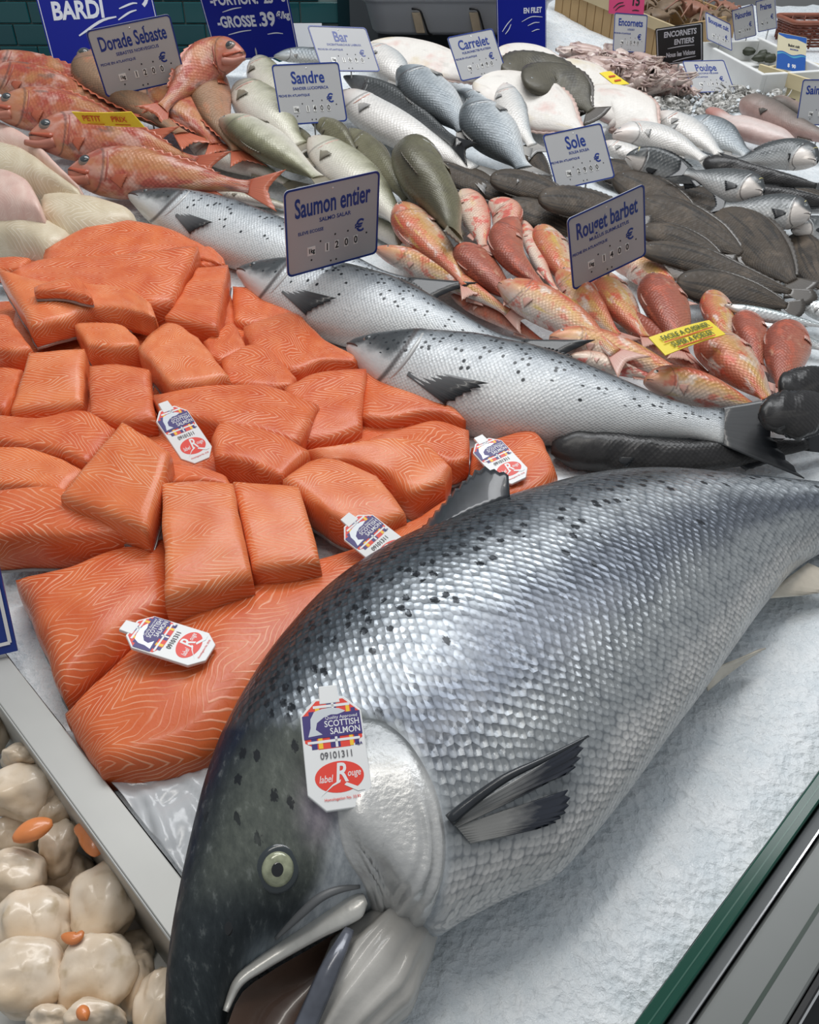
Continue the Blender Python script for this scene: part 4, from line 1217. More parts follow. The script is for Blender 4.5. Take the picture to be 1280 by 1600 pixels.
def fish(sp, label, pts, wpx, dors=1, roll=None, z=0.0, zt=None, group=None, tail=True):
    s = SPEC[sp]
    r = R(s['roll'] if roll is None else roll)
    zt = z if zt is None else zt
    k = s['k']
    a = 0.04
    n = s.get('n', 44)
    ring = s.get('ring', 24)
    for _ in range(6):
        b = a * k
        rest = math.sqrt((a * math.sin(r)) ** 2 + (b * math.cos(r)) ** 2) * 0.85
        m = len(pts)
        wp = [GB(px, py, z + (zt - z) * i / (m - 1) + rest) for i, (px, py) in enumerate(pts)]
        sp_ = spl([tuple(p) for p in wp], n, 0.0, 0.85 if tail else 1.0)
        full = spl([tuple(p) for p in wp], 60)
        L = sum((full[i + 1] - full[i]).length for i in range(59))
        mid = sp_[int(n * 0.42)]
        T = (sp_[int(n * 0.42) + 2] - sp_[int(n * 0.42) - 2]).normalized()
        S = ZV.cross(T).normalized() * dors
        d = S * math.cos(r) + ZV * math.sin(r)
        nn = ZV * math.cos(r) - S * math.sin(r)
        q0 = proj(mid)
        tq = (proj(mid + T * 0.01) - q0)
        pn = V3((-tq.y, tq.x, 0)).normalized()
        pd = (proj(mid + d * 0.01) - q0).dot(pn) * 100
        pq = (proj(mid + nn * 0.01) - q0).dot(pn) * 100
        a = min(wpx / max(1e-6, math.sqrt(pd * pd + (k * pq) ** 2)), 0.30 * L if not s.get('fringe') else 0.36 * L)
    b = a * k
    base = mid.copy()
    base.z = z + bed(base.x, base.y)
    root = thing(NAME[sp], label, 'fish', base, group)
    vv, uvn, uvm = [], [], []
    fr = []
    for i in range(n):
        t = i / (n - 1)
        T = (sp_[min(i + 1, n - 1)] - sp_[max(i - 1, 0)]).normalized()
        S = ZV.cross(T).normalized() * dors
        U = T.cross(S) * dors
        d = S * math.cos(r) + U * math.sin(r)
        nn = U * math.cos(r) - S * math.sin(r)
        up, dn, th = lerp_tab(s['p'], t)
        up, dn, th = max(.02, up) * a, max(.02, dn) * a, max(.02, th) * b
        fr.append((sp_[i], T, d, nn, up, dn, th))
        for j in range(ring):
            ph = 2 * PI * j / ring
            cs, sn = math.cos(ph), math.sin(ph)
            cs = math.copysign(abs(cs) ** .95, cs)
            sn = math.copysign(abs(sn) ** .88, sn)
            v = (ph if ph <= PI else 2 * PI - ph) / PI
            gl_ = 0.235 - 0.35 * (v - 0.5) ** 2
            g = (1.045 if t < gl_ else 1.0) if not s.get('fringe') else 1.0
            w = 1 + s.get('lump', 0.02) * noise.noise(sp_[i] * (60 if s.get('lump') else 30) + V3((v * 3, sn, 0)))
            vv.append(sp_[i] + d * ((up if cs > 0 else dn) * cs * w) + nn * (th * sn * g * w))
            uvn.append((t, v))
            uvm.append((t * L * .85, v * PI / 2 * (a + b)))
    ff = grid_faces(n, ring, True)
    if dors > 0:
        ff = [tuple(reversed(q)) for q in ff]
    ff += [tuple(range(ring)), tuple((n - 1) * ring + j for j in range(ring - 1, -1, -1))]
    mk('body', vv, ff, s['m'], root, {'UVMap': uvm, 'Flank': uvn})

    def at(t, c, off=0.0):
        x = min(n - 1.001, max(0, t * (n - 1)))
        i = int(x)
        f = x - i
        A, B = fr[i], fr[i + 1]
        P, T, d, nn = A[0].lerp(B[0], f), A[1], A[2], A[3]
        up, dn, th = (A[q] + (B[q] - A[q]) * f for q in (4, 5, 6))
        return P + d * ((up if c > 0 else dn) * c) + nn * (th * math.sqrt(max(0, 1 - c * c)) * 0.97 + off), T, d, nn, up, dn, th

    if s['eye']:
        t, c, er = s['eye']
        for side in ((1,) if r < R(50) else (1, -1)):
            P, T, d, nn, up, dn, th = at(t, c)
            if side < 0:
                P = P - nn * 2 * (P - fr[int(t * (n - 1))][0]).dot(nn)
            nr = (nn * side * 0.9 + d * c * 0.6).normalized()
            er_ = er * a
            e = dome('eye', P - nr * er_ * 0.25, nr, T, er_, er_ * 0.62, s['em'], root, seg=16, rings=5)
            big_ = s['em'] is EYEDIM
            dome('pupil', P + nr * er_ * 0.18, nr, T, er_ * (0.68 if big_ else 0.55), er_ * (0.30 if big_ else 0.26), PUPG if big_ else PUPIL, e, seg=14, rings=4)
    if s['f']:
        if tail:
            P, T, d, nn, up, dn, th = at(0.985, 0)
            tl = L * 0.165
            hh = a * (0.62 if s.get('fringe') else 0.85)
            hh = min(hh, tl * 0.9)
            rt = [P - nn * th + d * (up * 0.9 * (1 - 2 * i / 16)) - T * 0.01 * L for i in range(17)]
            tp = [P - nn * th + d * (hh * (1 - 2 * i / 16)) + T * tl * ((0.62 + 0.38 * abs(1 - 2 * i / 16) ** 1.3) if not s.get('fringe') else 0.9 - .25 * abs(1 - 2 * i / 16) ** 2) for i in range(17)]
            fin('tail_fin', root, rt, tp, s['f'], 5, 0.05, a * 0.012, a * 0.02)
        if s['dor']:
            t0, t1, hf, jg = s['dor']
            m = 23
            rt, tp = [], []
            for i in range(m):
                u = i / (m - 1)
                P, T, d, nn, up, dn, th = at(t0 + (t1 - t0) * u, 1.0)
                P = P - d * up * 0.05
                rt.append(P)
                tp.append(P + d * (a * hf * (math.sin(PI * (0.15 + 0.8 * u)) ** 0.7) * 0.55) + T * a * 0.22 + nn * a * 0.03)
            fin('dorsal_fin', root, rt, tp, s['f'], 4, jg, a * 0.012, a * 0.018)
            rt, tp = [], []
            for i in range(9):
                u = i / 8
                P, T, d, nn, up, dn, th = at(0.70 + 0.12 * u, -1.0)
                rt.append(P + d * dn * 0.06)
                tp.append(P - d * a * 0.28 * (1 - 0.6 * u) + T * a * 0.3)
            fin('anal_fin', root, rt, tp, s['f'], 4, 0.1, a * 0.012, a * 0.018)
        if s['pec']:
            P, T, d, nn, up, dn, th = at(0.255, -0.48 if not s.get('fringe') else 0.05, 0.0005)
            pl = a * s['pec'] * 1.25
            rt = [P + d * (a * 0.10 * (1 - 2 * i / 10)) for i in range(11)]
            tp = []
            for i in range(11):
                u = 1 - 2 * i / 10
                Q, *_ = at(min(.9, 0.255 + (pl * (0.8 + 0.2 * u)) / (L * .85)), -0.62 + 0.24 * u if not s.get('fringe') else 0.05 + .1 * u, a * 0.10)
                tp.append(Q)
            fin('pectoral_fin', root, rt, tp, s.get('pf', s['f']), 5, 0.12, a * 0.014, a * 0.02)
        if s.get('fringe'):
            for sd, nm in ((1, 'dorsal_fringe'), (-1, 'anal_fringe')):
                rt, tp = [], []
                for i in range(41):
                    t = (0.04 if sd > 0 else 0.16) + (0.95 - (0.04 if sd > 0 else 0.16)) * i / 40
                    P, T, d, nn, up, dn, th = at(t, sd * 1.0)
                    rt.append(P - d * sd * a * 0.06)
                    tp.append(P + d * sd * a * s['fringe'] * (0.35 + 0.65 * math.sin(PI * t)) + T * a * 0.10 - nn * th * 0.1)
                fin(nm, root, rt, tp, s.get('fr', s['f']), 3, 0.22, a * 0.008, a * 0.012)
    gm = GILLM.get(sp)
    if gm:
        pts_ = []
        for v in (0.24, 0.34, 0.46, 0.58, 0.70, 0.82):
            pts_.append(tuple(at(0.238 - 0.35 * (v - 0.5) ** 2, math.cos(PI * v), a * 0.012)[0]))
        tube('gill_edge', pts_, lambda u: a * (0.022 + 0.034 * math.sin(PI * u)), gm, root, n=14, seg=6, flat=.7)
        pts_ = [tuple(at(t_, c_, a * 0.004)[0]) for t_, c_ in ((0.004, -0.05), (0.03, -0.20), (0.06, -0.34), (0.085, -0.46))]
        tube('mouth', pts_, lambda u: a * (0.040 - 0.018 * u), MOUTHM, root, n=8, seg=6, flat=.6)
    if s.get('jaw'):                       # big-mouthed heads: a hinged lower jaw and the cheek bone
        P0, T, d, nn, up, dn, th = at(0.0, 0)
        hinge = at(0.13, -0.62, -th * 0.2)[0]
        tip = P0 - d * a * 0.30 - T * a * 0.16 + nn * th * 0.1
        mid_ = hinge.lerp(tip, 0.5) - d * a * 0.10
        tube('lower_jaw', [tuple(hinge), tuple(mid_), tuple(tip)], lambda u: a * (0.20 - 0.10 * u), s['jaw'], root, n=12, seg=10)
        c0, c1 = at(0.015, 0.10, a * 0.01)[0], at(0.13, -0.38, a * 0.03)[0]
        tube('cheek_bone', [tuple(c0), tuple(c0.lerp(c1, .5)), tuple(c1)], lambda u: a * (0.07 + 0.09 * u), F_RED, root, n=8, seg=8, flat=.6)
    if s.get('band'):
        pts_ = [tuple(at(0.115, c, a * 0.012)[0]) for c in (0.55, 0.72, 0.88, 0.97)]
        tube('brow_band', pts_, a * 0.055, YEL, root, n=10, seg=6, flat=.5)
    fish.log.append((sp, round(a, 3), round(L, 3), round(a / L, 2)))
    return root


fish.log = []
FISH = [
    # three whole salmon
    ('salmon', 'whole salmon furthest back, grey head beside the redfish', [(203, 306), (300, 340), (420, 385), (560, 428), (720, 478)], 50, 1, 22, 0.0, None),
    ('salmon', 'middle whole salmon with its head under the salmon price sign', [(373, 424), (470, 456), (600, 492), (740, 532), (900, 580)], 62, 1, 24, 0.0, None),
    ('salmon', 'front one of the three smaller whole salmon, black pectoral fin spread', [(545, 541), (680, 584), (850, 622), (1020, 652), (1150, 668), (1252, 680)], 78, 1, 24, 0.0, None),
    # redfish
    ('brownred', 'brownish redfish with a row of spines along its left edge', [(328, 104), (328, 145), (344, 195), (390, 262)], 33, -1, 25, .06, .03),
    ('redfish', 'redfish with its head raised against the chalkboard', [(382, 84), (335, 92), (292, 128), (236, 190)], 36, -1, 48, .10, .05),
    ('brownred', 'orange brown redfish running down from behind the Dorade price sign', [(134, 86), (170, 128), (230, 175), (322, 232)], 36, -1, 35, .06, .03),
    ('redfish', 'redfish flank with a red fin between the two brown ones', [(244, 136), (276, 162), (312, 196), (356, 244)], 34, -1, 30, .04, .02),
    ('redfish', 'redfish tail half hidden at the back left in front of the tiles', [(-40, 92), (60, 108), (150, 134), (230, 168)], 24, 1, 35, .07, .05),
    ('redfish', 'fourth redfish from the front, its eye beside the left picture edge', [(-34, 116), (40, 128), (120, 152), (220, 196)], 30, 1, 40, .06, .04),
    ('redfish', 'third redfish from the front, orange chin at the left edge', [(-14, 168), (70, 172), (150, 190), (270, 226)], 36, 1, 42, .05, .03),
    ('redfish', 'second redfish from the front, under the yellow Petit Prix card', [(46, 214), (120, 212), (220, 230), (350, 268)], 40, 1, 42, .04, .02),
    ('redfish', 'frontmost redfish with an open jaw, lying over the grey salmon head', [(108, 268), (200, 270), (320, 284), (440, 298)], 41, 1, 42, .02, .01),
    # pikeperch
    ('sandre', 'pikeperch head with a white gill cover left of the Sandre sign', [(402, 92), (414, 120), (436, 152), (470, 196)], 28, 1, 15, .03, .02),
    ('sandre', 'plump greenish white pikeperch left of the Sandre sign', [(372, 134), (402, 162), (440, 198), (486, 246)], 36, 1, 12, .03, .02),
    ('sandreg', 'narrow dark green pikeperch below the Sandre sign', [(462, 198), (478, 224), (500, 256), (530, 300)], 14, 1, 50, .02, .02),
    ('sandreg', 'green pikeperch head directly under the Sandre sign', [(486, 190), (510, 198), (535, 218), (570, 256)], 18, 1, 50, .03, .02),
    ('sandre', 'white pikeperch partly under the frontmost redfish', [(296, 226), (350, 246), (400, 263), (476, 298)], 19, 1, 10, .01, .01),
    ('sandre', 'pale strip of a pikeperch just behind the furthest salmon', [(330, 302), (380, 309), (430, 319), (490, 334)], 10, 1, 10, .0, .0),
    ('sandre', 'pinkish pikeperch belly with two grey fins above the salmon sign', [(344, 188), (400, 214), (455, 250), (526, 296)], 28, -1, 10, .05, .03),
    ('sandreg', 'mottled green pikeperch between the pale bass and the white pikeperch', [(546, 202), (580, 240), (612, 282), (654, 334)], 22, 1, 40, .02, .02),
    ('sandre', 'white pikeperch with a pink snout right above the salmon sign', [(484, 218), (530, 256), (586, 306), (654, 378)], 35, 1, 12, .03, .02),
    ('sandre', 'pale pikeperch tail at the right edge of the salmon sign', [(556, 338), (608, 364), (650, 392), (690, 418)], 16, 1, 10, .0, .0),
    ('sandreg', 'big olive green pikeperch pointing down at the red mullets', [(643, 222), (660, 274), (690, 322), (726, 396)], 38, -1, 48, .04, .02),
    # flatfish and bass at the back
    ('pale', 'pale flatfish against the dark panel between the Bar and Carrelet signs', [(576, 70), (636, 82), (700, 104), (800, 150)], 26, 1, 20, .03, .02),
    ('bass', 'grey sea bass back showing left of the Bar sign', [(428, 88), (470, 86), (510, 92), (560, 104)], 13, 1, 40, .06, .06),
    ('bassw', 'pale sea bass head at the right edge of the Bar sign', [(576, 74), (602, 96), (628, 122), (660, 150)], 25, 1, 12, .05, .04),
    ('bassw', 'long pale sea bass crossing below the dark one', [(530, 146), (600, 186), (680, 232), (784, 290)], 33, 1, 14, .02, .01),
    ('bassd', 'dark sea bass seen on its back below the Bar sign', [(538, 120), (600, 150), (662, 188), (742, 244)], 22, 1, 62, .05, .04),
    ('pale', 'large white flatfish with a yellow stain behind the Sole sign', [(740, 130), (810, 150), (870, 184), (940, 224)], 44, 1, 26, .02, .01),
    ('pale', 'thin pinkish flatfish edge below the blue Filet board', [(776, 84), (826, 80), (868, 92), (910, 110)], 13, 1, 25, .04, .03),
    ('dark', 'dark turbot standing highest, right of the Carrelet sign', [(786, 112), (826, 108), (868, 126), (926, 176)], 30, 1, 35, .04, .02),
    ('dark', 'dark turbot leaning on the white flatfish with a toothed edge', [(824, 136), (862, 128), (896, 150), (940, 188)], 30, 1, 30, .05, .03),
    ('bass', 'small sea bass head behind the two broad ones', [(712, 142), (734, 150), (762, 172), (790, 200)], 13, -1, 25, .03, .02),
    ('bass', 'broad silver sea bass, the left one of the two', [(622, 110), (660, 138), (700, 176), (744, 224)], 34, -1, 24, .07, .04),
    ('bassw', 'sea bass with its snout pointing up and dark stripes on the head', [(788, 132), (796, 164), (814, 202), (846, 246)], 24, 1, 15, .05, .03),
    ('bass', 'broad silver sea bass, the right one of the two', [(732, 160), (760, 196), (792, 234), (838, 282)], 38, -1, 24, .06, .03),
    ('pale', 'white flatfish with a toothed dark edge below the squid', [(872, 98), (908, 114), (938, 136), (976, 170)], 25, 1, 24, .04, .02),
    ('pale', 'white flatfish with a pink rim in front of the yellow squid card', [(914, 168), (952, 166), (994, 182), (1046, 214)], 36, 1, 28, .03, .02),
    # breams and silver fish on the right
    ('bass', 'grey fish with a pale outline behind the long white one', [(1078, 186), (1114, 204), (1146, 226), (1184, 252)], 25, 1, 30, .02, .01),
    ('bassw', 'white fish with a pink gill lying across the grey one', [(1024, 178), (1066, 199), (1100, 222), (1140, 254)], 22, 1, 12, .03, .02),
    ('bassw', 'white fish with a thin dark back line in front of the pink rimmed flatfish', [(958, 212), (1010, 214), (1060, 230), (1126, 260)], 24, 1, 16, .03, .02),
    ('bassw', 'white pointed fish snout touching the Sole sign', [(940, 224), (972, 236), (1004, 248), (1050, 268)], 15, 1, 12, .02, .02),
    ('monk', 'skinned pink and white tail with a dark red stump', [(1108, 172), (1148, 194), (1190, 208), (1240, 222)], 20, 1, 10, .02, .02),
    ('dog', 'brown dogfish pointing up left under the right edge sign', [(1160, 158), (1200, 176), (1252, 202), (1340, 232)], 23, 1, 30, .03, .02),
    ('dog', 'pink slit tail piece behind the brown dogfish', [(1206, 156), (1232, 164), (1262, 180), (1300, 196)], 12, -1, -10, .02, .02),
    ('bream', 'silver sea bream with a yellow cheek facing right', [(1276, 254), (1236, 242), (1192, 246), (1130, 256)], 25, -1, 35, .03, .02),
    ('black', 'slim black fish lying above the white cheeked breams', [(1100, 252), (1160, 268), (1226, 282), (1310, 296)], 17, 1, 40, .05, .05),
    ('bream', 'dark sea bream with a yellow brow touching the white pointed fish', [(978, 246), (1026, 258), (1080, 276), (1140, 294)], 26, 1, 62, .04, .03),
    ('bream', 'white cheeked sea bream facing right, upper one of three', [(1192, 302), (1150, 290), (1106, 278), (1050, 262)], 27, -1, 30, .06, .05),
    ('black', 'black fish back between the white cheeked breams and the right edge', [(1170, 302), (1224, 308), (1270, 314), (1330, 322)], 16, 1, 40, .04, .04),
    ('bream', 'white cheeked sea bream facing right, middle one of three', [(1266, 338), (1220, 331), (1172, 326), (1108, 318)], 28, -1, 30, .05, .04),
    ('bream', 'sea bream with a white snout cut by the right edge, lowest of three', [(1238, 360), (1276, 356), (1320, 354), (1370, 350)], 19, 1, 35, .03, .03),
    # soles
    ('sole', 'sole standing on edge left of the Sole sign', [(820, 228), (834, 254), (850, 282), (876, 312)], 18, 1, 25, .03, .02),
    ('sole', 'long dark sole running left of the Sole sign behind the green pikeperch', [(686, 258), (740, 284), (800, 306), (892, 340)], 20, 1, 22, .02, .01),
    ('sole', 'dark sole under the lower left corner of the Sole sign', [(766, 280), (810, 286), (852, 298), (910, 318)], 21, 1, 25, .04, .03),
    ('sole', 'brown sole with a pointed snout below the Sole sign', [(842, 312), (898, 316), (958, 330), (1020, 354)], 24, 1, 28, .05, .03),
    ('sole', 'sole behind the red mullets left of the Rouget sign', [(790, 318), (838, 334), (882, 350), (930, 384)], 22, 1, 25, .02, .01),
    ('sole', 'sole below the dark bream touching its belly', [(960, 276), (1010, 298), (1062, 328), (1120, 364)], 28, 1, 28, .02, .01),
    ('sole', 'broad sole right of the Rouget sign, ridged fin across it', [(996, 316), (1056, 342), (1110, 370), (1190, 414)], 32, 1, 28, .03, .02),
    ('sole', 'sole at the right picture edge under the lowest bream', [(1244, 366), (1254, 398), (1272, 432), (1306, 470)], 32, 1, 22, .02, .01),
    ('sole', 'broadest brown sole in the middle of the right side', [(1118, 328), (1164, 368), (1210, 414), (1262, 462)], 44, 1, 25, .03, .02),
    ('sole', 'narrow sole whose tail starts behind the Rouget sign', [(1000, 360), (1050, 370), (1092, 386), (1150, 412)], 20, 1, 28, .05, .04),
    ('sole', 'long smooth sole sweeping right from the Rouget sign', [(998, 388), (1080, 404), (1160, 434), (1284, 470)], 22, 1, 28, .05, .03),
    ('pale', 'white underside of a sole showing beside the Rouget sign', [(1000, 402), (1046, 414), (1090, 430), (1140, 450)], 20, 1, 25, .01, .01),
    ('sole', 'lowest sole lying just above the silver sardines', [(1058, 440), (1116, 450), (1188, 468), (1262, 486)], 28, 1, 30, .03, .02),
    ('sole', 'sole half covered between the middle bream and the broadest sole', [(1050, 300), (1104, 318), (1156, 336), (1226, 366)], 24, 1, 25, .005, .005),
    ('sole', 'sole half covered by the dark yellow browed bream', [(926, 258), (980, 274), (1032, 292), (1100, 320)], 22, 1, 25, .005, .005),
    ('sole', 'sole lying under the slim black fish at the right edge', [(1150, 284), (1210, 294), (1262, 304), (1330, 318)], 22, 1, 20, .005, .005),
    # sardines
    ('sardine', 'wide silver sardine flank right of the mullets', [(1136, 492), (1180, 510), (1240, 530), (1320, 550)], 24, 1, 18, .0, .0),
    ('sardine', 'slim upper sardine with a ringed eye', [(1132, 477), (1180, 489), (1240, 501), (1320, 516)], 11, 1, 30, .04, .03),
    ('sardine', 'pinkish fish head with a ringed eye at the right edge', [(1252, 474), (1286, 486), (1330, 500), (1380, 514)], 17, 1, 25, .02, .02),
    # red mullets
    ('mulletp', 'red and white banded mullet pointing up, leftmost in the back row', [(722, 300), (738, 328), (750, 360), (756, 402)], 25, 1, 15, .02, .02),
    ('mulletp', 'pink mullet curving left, second in the back row', [(766, 316), (792, 336), (788, 366), (768, 408)], 23, 1, 30, .03, .02),
    ('mullet', 'pale gold mullet at the left edge of the Rouget sign', [(846, 356), (864, 392), (886, 430), (912, 474)], 26, -1, 20, .02, .02),
    ('mulletp', 'slim white mullet belly with a pink stripe', [(818, 346), (834, 388), (854, 430), (884, 474)], 13, 1, 0, .03, .03),
    ('mulletd', 'dark red curved mullet with its back up, left of the white belly', [(806, 344), (790, 380), (814, 420), (884, 476)], 25, -1, 40, .05, .04),
    ('mulletd', 'red brown mullet between the large leftmost one and the dark curved one', [(722, 388), (744, 414), (774, 444), (812, 482)], 27, -1, 35, .03, .02),
    ('mullet', 'large orange mullet leaning on the olive pikeperch, leftmost of all', [(626, 322), (658, 366), (702, 414), (752, 470)], 30, -1, 32, .04, .02),
    ('mullet', 'long orange mullet lying along the middle salmon back', [(586, 390), (660, 415), (740, 456), (830, 510)], 21, 1, 35, .03, .02),
    ('mulletd', 'slim red mullet wedged under the long orange one against the salmon', [(706, 462), (770, 490), (826, 522), (876, 552)], 15, 1, 30, .01, .01),
    ('mullet', 'mullet just under the lower left corner of the Rouget sign', [(872, 424), (910, 466), (944, 504), (984, 546)], 27, 1, 40, .02, .02),
    ('mullet', 'pink mullet head behind the white edged gill, right of the Rouget sign', [(956, 412), (996, 418), (1036, 446), (1070, 486)], 25, 1, 25, .01, .01),
    ('mullet', 'yellow and white striped mullet below the Rouget sign', [(926, 426), (958, 464), (990, 506), (1032, 546)], 28, -1, 22, .02, .02),
    ('mulletd', 'plump red brown mullet left of the yellow Facile card', [(1022, 436), (1040, 478), (1056, 520), (1076, 572)], 35, -1, 35, .03, .02),
    ('mullet', 'big golden mullet with whiskers, eye visible, below the dark curved one', [(780, 446), (850, 478), (912, 516), (994, 576)], 32, 1, 24, .04, .03),
    ('mulletd', 'dark red mullet passing under the yellow Facile card', [(966, 488), (1008, 518), (1060, 558), (1136, 606)], 21, 1, 50, .02, .02),
    ('mulletd', 'small red mullet standing behind the broad striped one', [(1168, 492), (1172, 518), (1180, 546), (1192, 584)], 27, -1, 35, .02, .02),
    ('mullet', 'pink mullet snout pointing up at the right end of the yellow card', [(1114, 458), (1122, 488), (1132, 520), (1144, 560)], 25, -1, 30, .02, .02),
    ('mulletd', 'red striped mullet at the right next to the sardines', [(1240, 510), (1230, 542), (1224, 580), (1222, 632)], 38, -1, 28, .02, .02),
    ('mullet', 'broad striped mullet right below the yellow card', [(1108, 524), (1138, 560), (1176, 598), (1222, 646)], 36, -1, 32, .04, .03),
    ('mullet', 'long mullet with a grey chin lying along the front salmon back', [(858, 530), (930, 540), (1020, 572), (1124, 612)], 28, 1, 26, .03, .02),
    ('mulletp', 'slim grey pink mullet below the grey chinned one', [(890, 558), (940, 566), (1000, 584), (1060, 606)], 15, 1, 10, .03, .02),
    ('mullet', 'red headed mullet with a round eye nearest the front salmon tail', [(1008, 596), (1070, 602), (1134, 622), (1222, 656)], 29, 1, 30, .04, .02),
    # black fish at the right edge
    ('blackt', 'topmost black fish tail at the right edge', [(1222, 614), (1250, 604), (1290, 594), (1350, 584)], 26, 1, 30, .05, .05),
    ('blackt', 'crinkled black fish tail above the long black fish', [(1190, 654), (1236, 648), (1280, 640), (1340, 630)], 34, 1, 30, .05, .04),
    ('black', 'long black eel-like fish with a small shiny eye behind the large salmon', [(862, 700), (940, 706), (1060, 716), (1180, 704), (1330, 688)], 32, 1, 35, .0, .0),
]
GR = dict(salmon='smaller whole salmon in a row', redfish='redfish piled at the back left', brownred='redfish piled at the back left', mullet='red mullets', mulletd='red mullets', mulletp='red mullets', sandre='pikeperch', sandreg='pikeperch',
          bass='sea bass and silver fish', bassd='sea bass and silver fish', bassw='sea bass and silver fish', sole='soles on the right', pale='flatfish at the back', dark='flatfish at the back', bream='sea breams on the right', black='black fish at the right', blackt='black fish at the right',
          sardine='sardines on the right')
LIE = dict(bass=-2, mullet=10, mulletd=18, brownred=6, redfish=6, sandre=4)      # fish whose back points to the front left lie flatter
for sp, lb_, pts, w, dr, rl, z, zt in FISH:
    if dr < 0 and sp in LIE and pts[-1][0] > pts[0][0] - 30:
        rl = min(rl, LIE[sp])
    fish(sp, lb_, pts, w, dr, rl, z, zt, GR.get(sp), tail=sp != 'monk')

# ------------------------------------------------------------------ price signs
BLUE = plain('sign_blue', (0.008, 0.035, 0.24), 0.35)
WHITEP = plain('sign_white', (0.46, 0.465, 0.475), 0.5, vary=0.05, bscale=30)
TILEW = plain('price_tile_white', (0.80, 0.80, 0.78), 0.4)
INK = plain('black_ink', (0.01, 0.01, 0.012), 0.5)
CHALKB = plain('blue_chalkboard', (0.003, 0.010, 0.22), 0.5, 0.0, 0.15, vary=0.1, bscale=20)
CHALK = plain('white_chalk', (0.62, 0.64, 0.70), 0.9)
SLATE = plain('black_slate', (0.012, 0.014, 0.016), 0.6)
YELP = plain('yellow_card', (0.86, 0.68, 0.03), 0.5)
PINKP = plain('pink_card', (0.55, 0.05, 0.16), 0.5)
REDI = plain('red_marker', (0.60, 0.07, 0.02), 0.6)
GRNI = plain('dark_green_marker', (0.10, 0.14, 0.02), 0.6)
PIN = plain('clear_stem', (0.45, 0.46, 0.46), 0.2, 0.3)


def mat4(loc, eul):
    return Matrix.Translation(V3(loc)) @ Euler([R(e) for e in eul], 'XYZ').to_matrix().to_4x4()


def sign(label, pose, title, sub=None, price='', unit='1kg', narrow=0.9, tsize=0.25, ty=0.26, euro=True, stem=True, drop=None, small=True):
    loc, eul, w, h = pose
    M = mat4(loc, eul)
    b = M @ V3((0, -h / 2, 0))
    zb = bed(b.x, b.y)
    root = thing('price_sign', label, 'sign', (b.x, b.y, max(0.0, zb)), 'price signs')
    o, i = rrect(w, h, 0.05 * w), rrect(w * 0.965, h * 0.955, 0.04 * w)
    poly('plate', M, o, WHITEP, root, -0.0012, 0.0012)
    ring_plate('border', M, o, i, BLUE, root, 0.0, 0.0006)
    z = 0.0001

    def T(x, y):
        return M @ Matrix.Translation((x * w, y * h, z))
    text('title_lettering', title, T(0, ty), tsize * h, BLUE, root, bold=0.006 * h, fit=w * min(0.80, 0.082 * len(title)))
    if sub:
        text('latin_name', sub, T(0.02, ty - 0.17), 0.065 * h, BLUE, root, bold=0.001 * h)
    if small:
        text('origin_print', 'PECHE EN ATLANTIQUE' if sub and 'SALMO' not in sub else 'ELEVE ECOSSE', T(-0.24, -0.02), 0.052 * h, BLUE, root, bold=0.0008 * h)
    if euro:
        text('euro_mark', '€', T(0.29, -0.10), 0.20 * h, BLUE, root, bold=0.004 * h)
    n = len(price)
    us_ = [-0.24] + [-0.07 + 0.105 * k for k in range(n)]
    for k, x in enumerate(us_):
        sz = (0.085 if k == 0 else 0.045) * w
        p = poly('price_tile', M, [(x * w + a * sz / 2, -0.25 * h + c * 0.052 * h) for a, c in ((-1, -1), (1, -1), (1, 1), (-1, 1))], TILEW, root, 0.0001, 0.0005)
        s_ = unit if k == 0 else price[k - 1]
        if s_.strip():
            text('digit', s_, M @ Matrix.Translation((x * w, -0.25 * h, 0.0008)), (0.075 if k == 0 else 0.12) * h, INK, p, bold=0.002 * h, narrow=0.8)
    for x, y in ((0, 0.42), (-0.14, -0.16), (0.02, -0.12), (0.16, -0.12), (0.37, -0.20), (-0.24, -0.36), (-0.03, -0.43), (0.03, -0.43)):
        nr = M.to_3x3() @ V3((0, 0, 1))
        dome('rivet', M @ V3((x * w, y * h, 0)), nr, M.to_3x3() @ V3((1, 0, 0)), 0.010 * w, 0.006 * w, INK if y < 0.4 else CHROME, root, seg=8, rings=3)
    if stem:
        q = M @ V3((0, -h * 0.40, -0.0025))
        tube('stem', [tuple(q), tuple(M @ V3((0, -h / 2, -0.0025))), (b.x, b.y + 0.002, zb - 0.01)], 0.0016, PIN, root, seg=6)
    return root


